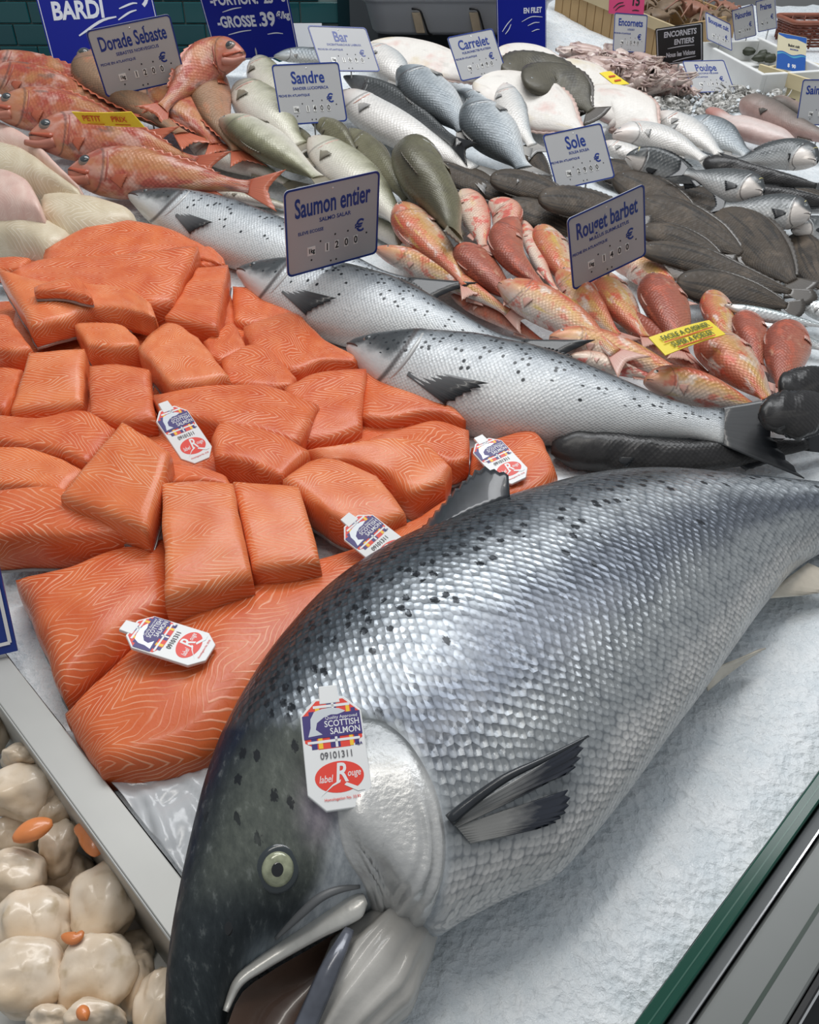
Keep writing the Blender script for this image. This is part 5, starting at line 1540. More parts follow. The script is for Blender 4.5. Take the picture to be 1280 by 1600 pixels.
SG = {
    'dorade': ((-0.501, 1.709, 0.250), (97.4, -7.2, 23.4), 0.1530, 0.1137), 'sandre': ((-0.186, 1.693, 0.191), (62.6, 1.3, 21.3), 0.1291, 0.1051),
    'bar': ((-0.128, 1.829, 0.244), (45.4, 5.6, 31.5), 0.1294, 0.0964), 'carrelet': ((0.139, 1.912, 0.221), (55.0, -4.8, 29.0), 0.1103, 0.0898),
    'saumon': ((-0.103, 1.114, 0.143), (97.2, -0.9, 35.8), 0.1469, 0.1195), 'sole': ((0.295, 1.506, 0.128), (53.2, -5.7, 19.5), 0.1132, 0.0970),
    'rouget': ((0.277, 1.138, 0.116), (88.1, -12.7, 28.3), 0.1303, 0.1060), 'encornets': ((0.546, 2.330, 0.203), (70.5, 5.3, 17.4), 0.0926, 0.0841),
    'black': ((0.640, 2.217, 0.194), (100.2, -10.7, -27.1), 0.1080, 0.0831), 'poulpe': ((0.699, 2.139, 0.141), (38.8, 1.8, 17.8), 0.1139, 0.0876),
    'bouquet': ((0.777, 2.367, 0.201), (50.5, 19.4, 24.3), 0.0941, 0.0724), 'palourde': ((0.852, 2.415, 0.214), (101.3, -17.0, -64.4), 0.0709, 0.0709),
    'praires': ((0.932, 2.489, 0.223), (101.9, -14.8, -68.1), 0.0675, 0.0731), 'saint': ((0.919, 2.235, 0.174), (49.7, 9.4, 3.3), 0.0750, 0.0900),
    'right': ((0.840, 1.819, 0.150), (70.3, -1.0, -6.0), 0.0982, 0.0842),
}
dor_ = sign('grey white price sign reading Dorade Sébaste over the redfish', SG['dorade'], 'Dorade Sebaste', 'SEBASTES NORVEGICUS', '1200', narrow=0.80, tsize=0.29)
MD = mat4(*SG['dorade'][:2])
poly('accent', MD, [(0.0215, 0.0420), (0.0262, 0.0455), (0.0250, 0.0470), (0.0205, 0.0433)], BLUE, dor_, 0.0002, 0.0003)
sign('price sign reading Sandre above the pikeperch', SG['sandre'], 'Sandre', 'SANDER LUCIOPERCA', '1400', tsize=0.28)
sign('tilted price sign reading Bar over the sea bass', SG['bar'], 'Bar', 'DICENTRARCHUS LABRAX', '1690', tsize=0.32)
sign('price sign reading Carrelet below the white plastic tub', SG['carrelet'], 'Carrelet', 'PLEURONECTES PLATESSA', '1490', tsize=0.30)
sign('large price sign reading Saumon entier standing on the salmon', SG['saumon'], 'Saumon entier', 'SALMO SALAR', '1200', narrow=0.80, tsize=0.30)
sign('price sign reading Sole among the dark soles', SG['sole'], 'Sole', 'SOLEA SOLEA', '2900', tsize=0.32)
sign('price sign reading Rouget barbet above the red mullets', SG['rouget'], 'Rouget barbet', 'MULLUS SURMULETUS', '1400', narrow=0.80, tsize=0.30)
sign('upright price sign reading Encornets under a pink card', SG['encornets'], 'Encornets', 'LOLIGO', '1590', narrow=0.85, tsize=0.26)
sign('tilted price sign reading Poulpe on the icy octopus', SG['poulpe'], 'Poulpe', 'OCTOPUS VULGARIS', '1490', tsize=0.30)
sign('blue tinted sign seen at an angle, leftmost of three by the crab crate', SG['bouquet'], 'Bouquet cuit', None, '2190', narrow=0.7, tsize=0.26, small=False)
sign('grey sign reading Palourdes, middle of three by the crab crate', SG['palourde'], 'Palourdes', None, '1590', narrow=0.75, tsize=0.26, small=False)
sign('grey sign reading Praires, rightmost of three by the crab crate', SG['praires'], 'Praires', None, '16', narrow=0.8, tsize=0.26, small=False)
sign('dark grey sign cut by the right picture edge above the dogfish', SG['right'], 'Saint Pierre', None, '1490', narrow=0.8, tsize=0.26, small=False)


def board(name, label, pose, face, frame, lines, group=None, fw=0.012, z0=None, cat='sign', inset=0.0):
    """a written board: lines = (text, x, y, size, material, narrow, shear), or strokes ((x, y), ...) with a width"""
    loc, eul, w, h = pose
    M = mat4(loc, eul)
    b = M @ V3((0, -h / 2, 0))
    root = thing(name, label, cat, (b.x, b.y, bed(b.x, b.y) if z0 is None else z0), group)
    poly('panel', M, rrect(w, h, 0.02 * w), face, root, -0.002, 0.002)
    if frame:
        k = 1 - inset
        ring_plate('frame', M, rrect(w * k, h * k, 0.02 * w), rrect(w * k - fw * w, h * k - fw * w, 0.01 * w), frame, root, 0.0, 0.0008)
    for ln in lines:
        if isinstance(ln[0], str):
            s_, x, y, sz, m, nw, shr = ln
            text('lettering', s_, M @ Matrix.Translation((x * w, y * h, 0.0002)), sz * h, m, root, bold=0.004 * h * (sz / 0.12), narrow=nw, shear=shr)
        else:
            pts_, m, wd = ln
            P = spl([(x * w, y * h, 0) for x, y in pts_], 10)
            L_, R_ = [], []
            for i, p in enumerate(P):
                t = (P[min(i + 1, 9)] - P[max(i - 1, 0)]).normalized()
                q = V3((-t.y, t.x, 0)) * wd * h * (0.4 + 0.6 * math.sin(PI * (i + 0.6) / 10.2))
                L_.append(p + q)
                R_.append(p - q)
            poly('stroke', M, [(p.x, p.y) for p in L_ + R_[::-1]], m, root, 0.0002, 0.0004)
    tube('stem', [tuple(M @ V3((0, -h * 0.3, -0.004))), (b.x, b.y + 0.004, root.location.z - 0.01)], 0.002, PIN, root, seg=6)
    return root


board('chalk_board', 'large blue chalkboard with BARD chalked on it at the top left', ((-0.668, 2.054, 0.280), (66.5, 0.1, 24.9), 0.2397, 0.2158), CHALKB, CHALK, [
    ('BARDI', -0.18, 0.02, 0.22, CHALK, 0.80, 0.1), (((-0.22, -0.20), (0.0, -0.08), (0.14, -0.05)), CHALK, 0.012), (((0.18, 0.02), (0.30, 0.06), (0.35, 0.06)), CHALK, 0.009), (((0.15, -0.08), (0.26, -0.02), (0.33, 0.0)), CHALK, 0.009),
    ('9', 0.42, 0.10, 0.22, CHALK, 0.9, 0)], 'blue chalkboards', inset=0.02)
board('chalk_board', 'blue chalkboard with Portion and Grosse prices behind the raised redfish', ((-0.340, 1.997, 0.285), (107.4, -3.1, -8.8), 0.1891, 0.1891), CHALKB, CHALK, [
    ('-PORTION.  25', -0.03, 0.14, 0.15, CHALK, 0.74, 0), ('/kg', 0.41, 0.16, 0.11, CHALK, 0.8, 0.1), ('-GROSSE .', -0.12, -0.09, 0.16, CHALK, 0.72, 0), ('39', 0.22, -0.08, 0.20, CHALK, 0.85, 0), ('€/kg', 0.40, -0.04, 0.10, CHALK, 0.8, 0.1),
    (((-0.28, 0.02), (-0.15, 0.05), (-0.05, 0.06)), CHALK, 0.006), (((-0.28, -0.22), (-0.12, -0.19), (0.0, -0.18)), CHALK, 0.006), (((0.18, -0.23), (0.28, -0.22), (0.36, -0.23)), CHALK, 0.006)], 'blue chalkboards', inset=0.02)
board('chalk_board', 'narrow blue chalkboard with EN FILET chalked near its top right', ((0.261, 2.223, 0.262), (75.7, -1.7, 10.1), 0.1187, 0.1781), CHALKB, CHALK, [
    ('EN FILET', 0.22, -0.0, 0.085, CHALK, 0.75, 0.05), (((0.0, -0.12), (0.2, -0.07), (0.42, -0.08)), CHALK, 0.005), (((0.12, -0.17), (0.25, -0.14), (0.36, -0.14)), CHALK, 0.005), (((0.2, -0.24), (0.3, -0.22), (0.36, -0.22)), CHALK, 0.005),
    (((-0.40, -0.22), (-0.3, -0.14), (-0.2, -0.08)), CHALK, 0.006), (((-0.34, -0.25), (-0.27, -0.2), (-0.22, -0.14)), CHALK, 0.006)], 'blue chalkboards', inset=0.02)
board('slate_sign', 'small black slate with white writing Encornets entiers', SG['black'], SLATE, CHALK, [('ENCORNETS', 0.02, 0.30, 0.20, CHALK, 0.78, 0.1), ('ENTIERS', 0.10, 0.08, 0.19, CHALK, 0.78, 0.1), ('Nous les Vidons', 0.02, -0.24, 0.17, CHALK, 0.72, 0.1),
      (((-0.25, -0.06), (0.05, -0.04), (0.32, -0.05)), CHALK, 0.012), (((-0.15, -0.42), (0.1, -0.37), (0.35, -0.35)), CHALK, 0.012)], inset=0.05, fw=0.03)
pk = ((0.546 - 0.012, 2.330 + 0.03, 0.203 + 0.066), (70.5, 5.3, 17.4), 0.098, 0.062)
board('pink_card', 'pink card with a handwritten 15 above the Encornets sign', pk, PINKP, None, [('15', 0.24, 0.0, 0.5, INK, 0.8, 0.1), (((-0.38, -0.30), (-0.25, -0.14), (-0.1, -0.08)), INK, 0.02), (((-0.32, -0.38), (-0.2, -0.24), (-0.06, -0.18)), INK, 0.02), (((0.16, -0.34), (0.25, -0.32), (0.36, -0.33)), INK, 0.02)])
loc_, eul_, w_, h_ = SG['saint']
bs = board('wave_sign', 'cream sign with blue waves and small black name by the basket', SG['saint'], plain('cream_sign', (0.62, 0.57, 0.40), 0.45), None, [('Bulot cuit', 0.06, 0.20, 0.10, INK, 0.85, 0), ('BUCCINUM', 0.08, 0.10, 0.05, BLUE, 0.9, 0), ('8', -0.08, -0.36, 0.14, TILEW, 0.8, 0), ('90', 0.10, -0.36, 0.14, TILEW, 0.8, 0)])
M = mat4(loc_, eul_)
SEA = plain('sea_blue_print', (0.01, 0.09, 0.38), 0.4)
SEAL = plain('pale_wave_print', (0.07, 0.32, 0.50), 0.4)
wv = [(-0.5 + k / 12, -0.02 + 0.035 * math.sin(k * 0.75)) for k in range(13)]
poly('wave_print', M, [(x * w_, y * h_) for x, y in [(-0.5, -0.49), (0.5, -0.49)] + wv[::-1]], SEA, bs, 0.00005, 0.0001)
poly('wave_crest', M, [(x * w_, (y - 0.03) * h_) for x, y in wv] + [(x * w_, (y - 0.07 - 0.02 * math.sin(x * 9)) * h_) for x, y in wv[::-1]], SEAL, bs, 0.0002, 0.0001)
poly('top_wave', M, [(-0.49 * w_, 0.49 * h_), (-0.49 * w_, 0.45 * h_), (-0.2 * w_, 0.38 * h_), (0.15 * w_, 0.40 * h_), (0.49 * w_, 0.33 * h_), (0.49 * w_, 0.49 * h_)], SEA, bs, 0.00005, 0.0001)


def card4(name, label, cor, hs, mat, lines, cat='card', th=0.0012, back=None, flat=False):
    """a card given by its four corners (pixel, height)"""
    P = [(G if flat else GB)(x, y, h) for (x, y), h in zip(cor, hs)]
    c = sum(P, V3()) / 4
    x = (P[1] - P[0] + P[2] - P[3]).normalized()
    y = (P[0] - P[3] + P[1] - P[2]).normalized()
    n = x.cross(y).normalized()
    w, h = ((P[1] - P[0]).length + (P[2] - P[3]).length) / 2, ((P[0] - P[3]).length + (P[1] - P[2]).length) / 2
    root = thing(name, label, cat, c - n * 0.01)
    vv, N = [], 9
    for s_ in (0, -th):
        for i in range(N):
            for j in range(N):
                u, v = i / (N - 1), j / (N - 1)
                p = P[0].lerp(P[1], u).lerp(P[3].lerp(P[2], u), v)
                vv.append(p + n * (s_ + (0 if flat else 0.02 * w * math.sin(PI * u))))
    f1 = grid_faces(N, N)
    ff = [tuple(reversed(q)) for q in f1] + [tuple(k + N * N for k in q) for q in f1]
    bd = [(i, 0) for i in range(N)] + [(N - 1, j) for j in range(1, N)] + [(i, N - 1) for i in range(N - 2, -1, -1)] + [(0, j) for j in range(N - 2, 0, -1)]
    ix = [i * N + j for i, j in bd]
    ff += [(ix[k], ix[(k + 1) % len(ix)], ix[(k + 1) % len(ix)] + N * N, ix[k] + N * N) for k in range(len(ix))]
    mk('sheet', vv, ff, mat, root, smooth=False)
    y2 = n.cross(x)
    M = Matrix((x, y2, n)).transposed().to_4x4()
    sk = (P[0] - P[3] + P[1] - P[2]).dot(x) / 2 / h if h else 0
    off = 0.001 + (0 if flat else 0.02 * w)
    h = h * math.sqrt(max(0.05, 1 - sk * sk))
    sk = sk / math.sqrt(max(0.05, 1 - sk * sk))
    for s_, tx, ty, sz, m, nw in lines:
        o = c + x * (tx * w + ty * h * sk) + y2 * (ty * h) + n * off
        if isinstance(s_, str):
            text('lettering', s_, Matrix.Translation(o) @ M, sz * h, m, root, bold=0.003 * h, narrow=nw)
        else:
            poly('underline', Matrix.Translation(o) @ M, [(-s_ * w / 2, -sz * h), (s_ * w / 2, -sz * h), (s_ * w / 2, sz * h), (-s_ * w / 2, sz * h)], m, root, 0, 0.0002)
    return root


card4('yellow_card', 'yellow card reading Petit Prix lying on the redfish', [(112, 175), (205, 175), (226, 199), (128, 193)], [.155, .155, .13, .13], YELP, [('PETIT', -0.24, 0.05, 0.55, REDI, 0.85), ('PRIX', 0.2, 0.05, 0.55, REDI, 0.85), (0.28, -0.24, -0.32, 0.025, REDI, 1), (0.25, 0.2, -0.32, 0.025, REDI, 1)])
card4('yellow_card', 'yellow card reading Facile à cuisiner lying on the red mullets', [(1014, 527), (1108, 500), (1134, 522), (1040, 555)], [.098, .098, .09, .09], YELP, [('FACILE A CUISINER', 0.0, 0.20, 0.34, GRNI, 0.86), ('SUPER A POELER', 0.0, -0.24, 0.34, GRNI, 0.86), (0.8, 0.0, -0.01, 0.025, REDI, 1), (0.62, 0.02, -0.42, 0.025, REDI, 1)])
card4('yellow_card', 'small blank looking yellow card tucked into the squid', [(937, 114), (954, 111), (984, 131), (962, 134)], [.085, .085, .07, .07], YELP, [(0.5, 0, 0.12, 0.05, REDI, 1), (0.5, 0, -0.2, 0.05, REDI, 1)])
bl = card4('blue_sign', 'corner of a dark blue sign with white border at the left edge by the tray', [(-130, 878), (-7, 860), (27, 1017), (-95, 1046)], [.085, .085, .016, .016], BLUE, [], 'sign', 0.003, flat=True)
P = [G(*q, h) for q, h in (((-120, 888), .081), ((-13, 872), .081), ((16, 1004), .0225), ((-92, 1030), .0225))]
nn_ = (P[1] - P[0]).cross(P[0] - P[3]).normalized()
ww = 0.0014
vv, ff = [], []
for k in range(4):
    a_, b_ = P[k], P[(k + 1) % 4]
    t_ = (b_ - a_).normalized()
    s_ = nn_.cross(t_) * ww
    i0 = len(vv)
    vv += [a_ - s_ + nn_ * .0008, b_ - s_ + nn_ * .0008, b_ + s_ + nn_ * .0008, a_ + s_ + nn_ * .0008]
    ff.append((i0, i0 + 1, i0 + 2, i0 + 3))
mk('border_line', vv, ff, TILEW, bl, smooth=False, solid=0.0003)

# ------------------------------------------------------------------ clip-on quality tags
TW, TH_ = 0.0365, 0.0664
TAGW = plain('tag_white_plastic', (0.80, 0.81, 0.81), 0.32)
NAVY = plain('tag_navy_print', (0.035, 0.020, 0.17), 0.4)
TRED = plain('tag_red_print', (0.78, 0.045, 0.025), 0.4)
TYEL = plain('tag_yellow_print', (0.90, 0.55, 0.02), 0.4)
TSIL = plain('tag_silver_print', (0.58, 0.62, 0.66), 0.3, 0.2)
TINK = plain('tag_grey_ink', (0.10, 0.10, 0.11), 0.5)


def qtag(label, M):
    root = thing('salmon_tag', label, 'tag', M @ V3((0, 0, -0.003)), 'clip-on quality tags')
    w, h = TW, TH_
    cx_, cy_ = 0.26 * w, 0.15 * h
    octo = [(-w / 2 + cx_, h / 2), (w / 2 - cx_, h / 2), (w / 2, h / 2 - cy_), (w / 2, -h / 2 + cy_), (w / 2 - cx_, -h / 2), (-w / 2 + cx_, -h / 2), (-w / 2, -h / 2 + cy_), (-w / 2, h / 2 - cy_)][::-1]
    octo = octo[::-1]
    bevel(poly('plate', M, octo, TAGW, root, -0.0030, 0.0030), 0.0006)
    bevel(poly('clip_tab', M, [(-0.17 * w, h / 2 - 0.004), (0.17 * w, h / 2 - 0.004), (0.15 * w, h / 2 + 0.0075), (-0.15 * w, h / 2 + 0.0075)][::1], TAGW, root, -0.0026, 0.0030), 0.0005)

    def pr(name, pts, m, z=0.00005):
        return poly(name, M, [(x * w, y * h) for x, y in pts], m, root, z, 0.00006)
    # tartan print: red ground with navy, yellow and white bands, clipped to the top of the plate
    pr('red_print', [(-0.22, 0.475), (0.22, 0.475), (0.46, 0.345), (0.46, 0.10), (0.25, 0.03), (-0.25, 0.03), (-0.46, 0.10), (-0.46, 0.345)][::-1], TRED)
    for x0, x1 in ((-0.36, -0.27), (-0.06, 0.10), (0.33, 0.40)):
        yt = 0.47 if abs((x0 + x1) / 2) < 0.22 else 0.38
        pr('navy_band', [(x0, 0.035), (x1, 0.035), (x1, yt), (x0, yt)], NAVY, 0.00012)
    for x0, x1 in ((-0.25, -0.18), (0.25, 0.31)):
        pr('yellow_band', [(x0, 0.035), (x1, 0.035), (x1, 0.43), (x0, 0.43)], TYEL, 0.00018)
    pr('white_band', [(0.02, 0.035), (0.06, 0.035), (0.06, 0.475), (0.02, 0.475)], TAGW, 0.00024)
    pr('white_band', [(-0.28, 0.405), (0.32, 0.405), (0.32, 0.43), (-0.28, 0.43)], TAGW, 0.00024)
    pr('white_band', [(-0.42, 0.085), (0.42, 0.085), (0.42, 0.108), (-0.42, 0.108)], TAGW, 0.00024)
    pr('navy_panel', [(-0.47, 0.13), (0.47, 0.13), (0.47, 0.345), (-0.47, 0.345)], NAVY, 0.00030)
    fishp = [(-0.40, 0.15), (-0.17, 0.16), (-0.27, 0.21), (-0.24, 0.27), (-0.12, 0.315), (0.0, 0.335), (0.10, 0.33), (0.20, 0.345), (0.24, 0.355), (0.14, 0.385), (0.0, 0.40), (-0.14, 0.395), (-0.27, 0.375), (-0.34, 0.31), (-0.35, 0.23)]
    pr('fish_emblem', fishp, TSIL, 0.00036)

    def tx(s_, x, y, sz, m, nw=1.0, b=0.0, shr=0.0, z=0.0004):
        text('lettering', s_, M @ Matrix.Translation((x * w, y * h, z)), sz * h, m, root, bold=b * h, narrow=nw, shear=shr, ext=0.00004)
    tx('Quality Approved', 0.16, 0.305, 0.042, TAGW, 0.95)
    tx('SCOTTISH', 0.16, 0.248, 0.080, TAGW, 0.85, 0.0008)
    tx('SALMON', 0.20, 0.178, 0.080, TAGW, 0.85, 0.0008)
    tx('09101311', 0.02, -0.035, 0.085, TINK, 0.86, 0.0008)
    tx('QA', 0.40, 0.045, 0.035, NAVY, 1.0, 0.0008)
    el = [(0.02 + 0.385 * math.cos(2 * PI * k / 36), -0.225 + 0.135 * math.sin(2 * PI * k / 36)) for k in range(36)]
    pr('red_oval', el, TRED, 0.00005)
    tx('label', -0.20, -0.235, 0.088, TAGW, 0.72, 0.0006, 0.3, 0.00016)
    tx('ouge', 0.25, -0.205, 0.085, TAGW, 0.70, 0.0006, 0.3, 0.00016)
    tx('R', 0.045, -0.20, 0.235, TAGW, 0.80, 0.004, 0.18, 0.00022)
    pr('emblem_foot', [(-0.30, -0.375), (-0.10, -0.30), (0.02, -0.275), (0.04, -0.25), (-0.10, -0.285)], TAGW, 0.00024)
    pr('emblem_foot', [(0.12, -0.28), (0.40, -0.36), (0.28, -0.365), (0.08, -0.30)], TAGW, 0.00024)
    tx('Homologation No. 33.90', 0.03, -0.41, 0.034, TRED, 0.9)
    return root


def tag_flat(TL, TR, BL, z, lean=0.0):
    a_, b_ = G(*TL, z), G(*TR, z)
    x = (b_ - a_)
    x.z = 0
    x.normalize()
    n = V3((0, -math.sin(R(lean)), math.cos(R(lean))))
    x = (x - n * x.dot(n)).normalized()
    y = n.cross(x)
    c = G((TR[0] + BL[0]) / 2, (TR[1] + BL[1]) / 2, z)
    return Matrix.Translation(c) @ Matrix((x, y, n)).transposed().to_4x4()


p1_, n1_ = big_hit(523, 1183)
E_ = Euler((R(18.0), R(3.0), R(11.0)), 'XYZ').to_matrix()
q1_ = max((big_hit(x, y)[0] - p1_).dot(E_ @ V3((0, 0, 1))) for x in (470, 523, 576) for y in (1105, 1183, 1262))
qtag('white tag clipped to the head of the large salmon', Matrix.Translation(p1_ + (E_ @ V3((0, 0, 1))) * max(0.010, q1_ * 0.75 + 0.005)) @ E_.to_4x4())
qtag('white tag lying on the long fillet beside the scallop tray', mat4((-0.1850, 0.4405, 0.0500), (9.0, 3.0, 76.0)))
qtag('white tag standing in the middle of the salmon portions', mat4((-0.2270, 0.7010, 0.0720), (34.0, 4.0, 46.4)))
qtag('white tag half hidden behind the back of the large salmon', tag_flat((546, 830), (584, 804), (596, 890), 0.056, 18))
qtag('white tag on the fillet end next to the black fish', tag_flat((737, 702), (771, 690), (792, 748), 0.040, 12))

# ------------------------------------------------------------------ the back of the place: tiled wall, panel, tub
GROUT = plain('pale_grout', (0.20, 0.27, 0.26), 0.8)
t = NT('teal_glazed_tile')
t.set(col=t.mix(t.oinfo(), (0.005, 0.075, 0.090), (0.014, 0.115, 0.125)), rough=0.14, coat=0.4, normal=t.bump(t.noise(t.obj(), 14, 2), 0.08, 0.003))
TILE = t.m
WY = 3.0
wl = boxes('wall_back', [((-1.62, WY + 0.06, 0.1), (1.40, 0, 0), (0, 0.05, 0), (0, 0, 1.0))], GROUT)
tag(wl, kind='structure')
tw, th_, jt = 0.122, 0.061, 0.0035
v_, f_ = box_vf(V3((0, 0, 0)), V3(((tw - jt) / 2, 0, 0)), V3((0, 0.006, 0)), V3((0, 0, (th_ - jt) / 2)))
tile_me = None
for rr in range(9):
    for cc in range(13):
        x = -0.222 - tw / 2 - cc * tw + (tw / 2 if rr % 2 else 0)
        z = 0.045 + rr * th_
        if x > -0.23 - tw * 0.4 or x < -1.68:
            continue
        if tile_me is None:
            to = mk('tile', v_, f_, TILE, None, smooth=False, base=(0, 0, 0))
            tile_me = to.data
            bevel(to, 0.0025)
        else:
            to = bpy.data.objects.new('tile', tile_me)
            COL.objects.link(to)
            bevel(to, 0.0025)
        to.parent = wl
        to.location = (x, WY + 0.008, z + random.uniform(-.0004, .0004))
edge = boxes('trim_1', [((-0.205, WY + 0.03, 0.2), (0.020, 0, 0), (0, 0.04, 0), (0, 0, 0.9))], plain('dark_teal_edge', (0.004, 0.030, 0.038), 0.3))
tag(edge, kind='structure')
PANEL = plain('dark_grey_panel', (0.060, 0.070, 0.078), 0.5, vary=0.15, bscale=6)
pn = boxes('wall_panel', [((0.13, WY - 0.02, -0.1), (0.315, 0, 0), (0, 0.03, 0), (0, 0, 0.9))], PANEL)
tag(pn, kind='structure')
gw = boxes('wall_right', [((2.2, 3.75, 0.2), (1.6, 0, 0), (0, 0.04, 0), (0, 0, 0.9))], plain('plain_grey_wall', (0.30, 0.30, 0.30), 0.6, vary=0.06, bscale=5))
tag(gw, kind='structure')
pst = boxes('trim_2', [((1.70, 3.69, 0.2), (0.035, 0, 0), (0, 0.02, 0), (0, 0, 0.9))], plain('dark_grey_post', (0.14, 0.145, 0.15), 0.5), bev=0.004)
tag(pst, kind='structure')

TUBM = plain('white_tub_plastic', (0.50, 0.52, 0.55), 0.35, vary=0.05, bscale=10)
tb = thing('plastic_tub', 'white plastic tub with a thick rim in front of the dark panel', 'tub', (0.13, 2.42, 0.20))


def rr_ring(cx, cy, hx, hy, r, z, k=6):
    return [V3((cx + x, cy + y, z)) for x, y in rrect(2 * hx, 2 * hy, r, k)]


prof = [(0.80, 0.196), (0.86, 0.198), (0.90, 0.206), (0.965, 0.262), (1.0, 0.268), (1.03, 0.272), (1.04, 0.280), (1.03, 0.288), (0.985, 0.290), (0.955, 0.280), (0.88, 0.212), (0.80, 0.205)]
vv = []
for s_, z in prof:
    vv += rr_ring(0.118, 2.46, 0.235 * s_, 0.135 * s_, 0.05 * s_, z)
m = len(vv) // len(prof)
mk('body', vv, grid_faces(len(prof), m, True) + [tuple(range(m - 1, -1, -1)), tuple((len(prof) - 1) * m + j for j in range(m))], TUBM, tb)
WOODL = plain('pale_beech', (0.42, 0.34, 0.24), 0.55, vary=0.3, bscale=40)
for x in (0.03, 0.17):
    tube('wire_clip', [(x - 0.024, 2.325, 0.255), (x - 0.006, 2.318, 0.254), (x + 0.004, 2.322, 0.235), (x + 0.016, 2.33, 0.205), (x + 0.026, 2.345, 0.196)], 0.0026, BLACK, tb, n=16, seg=6)
    boxes('wooden_peg', [((x - 0.008, 2.330, 0.225), (0.011, 0, 0), (0, 0.006, 0), (0.006, 0, -0.022))], WOODL, tb, bev=0.002)
boxes('bracket', [((0.118, 2.72, 0.185), (0.20, 0, 0), (0, 0.27, 0), (0, 0, 0.008))], PANEL, tb)
po = boxes('wooden_post', [((0.247, 2.29, 0.12), (0.011, 0, 0), (0, 0.011, 0), (0, 0, 0.30))], WOODL, bev=0.002)
tag(po, 'beige wooden post passing in front of the white tub', 'post')
wt = mk('tray_lid', [V3(p) for p in ((-0.30, 2.14, 0.20), (-0.20, 2.14, 0.20), (-0.20, 2.16, 0.245), (-0.30, 2.16, 0.245))], [(0, 1, 2, 3)], plain('white_tray_plastic', (0.62, 0.64, 0.65), 0.4), base=(-0.25, 2.15, 0.2), smooth=False, solid=0.006)
tag(wt, 'white plastic tray edge showing behind the Bar sign', 'tray')

# ------------------------------------------------------------------ wooden crate with spider crabs
WOOD = plain('crate_wood', (0.38, 0.25, 0.115), 0.6, vary=0.35, bscale=30, bump=0.2)
WOODR = plain('crate_rail_wood', (0.46, 0.37, 0.22), 0.6, vary=0.25, bscale=25, bump=0.15)
WOODY = plain('new_pine', (0.62, 0.53, 0.33), 0.55, vary=0.15, bscale=25, bump=0.1)


def crate(name, label, p0, p1, depth, h, planks, mat, railm, rail_h=0.022, th=0.007):
    al = (p1 - p0)
    al.z = 0
    Ln = al.length
    al.normalize()
    inn = V3((-al.y, al.x, 0))
    root = thing(name, label, 'crate', p0)
    up = ZV

    def bx(nm, a0, a1, b0, b1, z0, z1, m, base=p0):
        zt = lambda a: (p1.z - p0.z) * a / Ln
        c = p0 + al * ((a0 + a1) / 2) + inn * ((b0 + b1) / 2) + up * ((z0 + z1) / 2 + zt((a0 + a1) / 2))
        ax = al * ((a1 - a0) / 2) + up * (zt((a1 - a0) / 2))
        return boxes(nm, [(c, ax, inn * ((b1 - b0) / 2), up * ((z1 - z0) / 2))], m, root, bev=0.0012)
    for k in range(planks):
        a0 = Ln * k / planks
        bx('plank', a0 + 0.0008, a0 + Ln / planks - 0.0008, 0, th, -0.02, h - random.uniform(0, .002), mat)
    bx('rail', -0.01, Ln + 0.01, -0.008, 0.0, h - rail_h, h + 0.004, railm)
    for nm, b0, b1 in (('back_side', depth - th, depth),):
        bx(nm, 0, Ln, b0, b1, -0.02, h, mat)
    bx('end_side', 0, th, th, depth - th, -0.02, h, mat)
    bx('end_side', Ln - th, Ln, th, depth - th, -0.02, h, mat)
    bx('base', th, Ln - th, th, depth - th, -0.015, -0.008, mat)
    return root, al, inn, Ln


cp0, cp1 = GB(866, 14), GB(1046, 92)
crate('wooden_crate', 'weathered wooden crate of crabs behind the Encornets sign', cp0, cp1, 0.34, 0.072, 14, WOOD, WOODR)
al_ = (cp1 - cp0).normalized()
in_ = V3((-al_.y, al_.x, 0)).normalized()
cp2 = cp1 + in_ * 0.0
p_r0, p_r1 = cp1 + al_ * 0.004, cp1 + V3((0.16, 0.02, 0.0))

CRAB = plain('crab_shell', (0.17, 0.115, 0.07), 0.55, vary=0.75, bscale=90, bump=0.5)
CRABR = plain('reddish_crab_shell', (0.29, 0.13, 0.085), 0.5, vary=0.6, bscale=90, bump=0.5)


def crab_mesh(seed):
    rnd = random.Random(seed)
    vv, ff = [], []

    def add(v, f):
        k = len(vv)
        vv.extend(v)
        ff.extend(tuple(i + k for i in q) for q in f)
    bv = []
    for i in range(10):
        a = PI * i / 9
        for j in range(16):
            b = 2 * PI * j / 16
            d = V3((math.sin(a) * math.cos(b), math.sin(a) * math.sin(b), math.cos(a)))
            k = 1 + 0.16 * noise.noise(d * 5 + V3((seed, 0, 0)))
            bv.append(V3((d.x * 0.050 * (1 - 0.25 * d.y), d.y * 0.058, d.z * 0.026)) * k)
    body = (bv, grid_faces(10, 16, True))
    legs = []
    for s_ in (-1, 1):
        for k in range(4):
            an = R(-40 + 32 * k) + rnd.uniform(-.1, .1)
            dr = V3((s_ * math.cos(an), math.sin(an), 0))
            p = [dr * 0.040, dr * 0.075 + ZV * 0.020, dr * 0.105 + ZV * -0.006, dr * 0.122 - ZV * 0.022]
            lv = []
            for i, q in enumerate(spl(p, 8)):
                r_ = 0.0062 * (1 - 0.7 * i / 7)
                t = dr
                sd = t.cross(ZV).normalized()
                for j in range(6):
                    lv.append(q + sd * r_ * math.cos(j * PI / 3) + ZV * r_ * math.sin(j * PI / 3))
            legs.append((lv, grid_faces(8, 6, True)))
    return body, legs


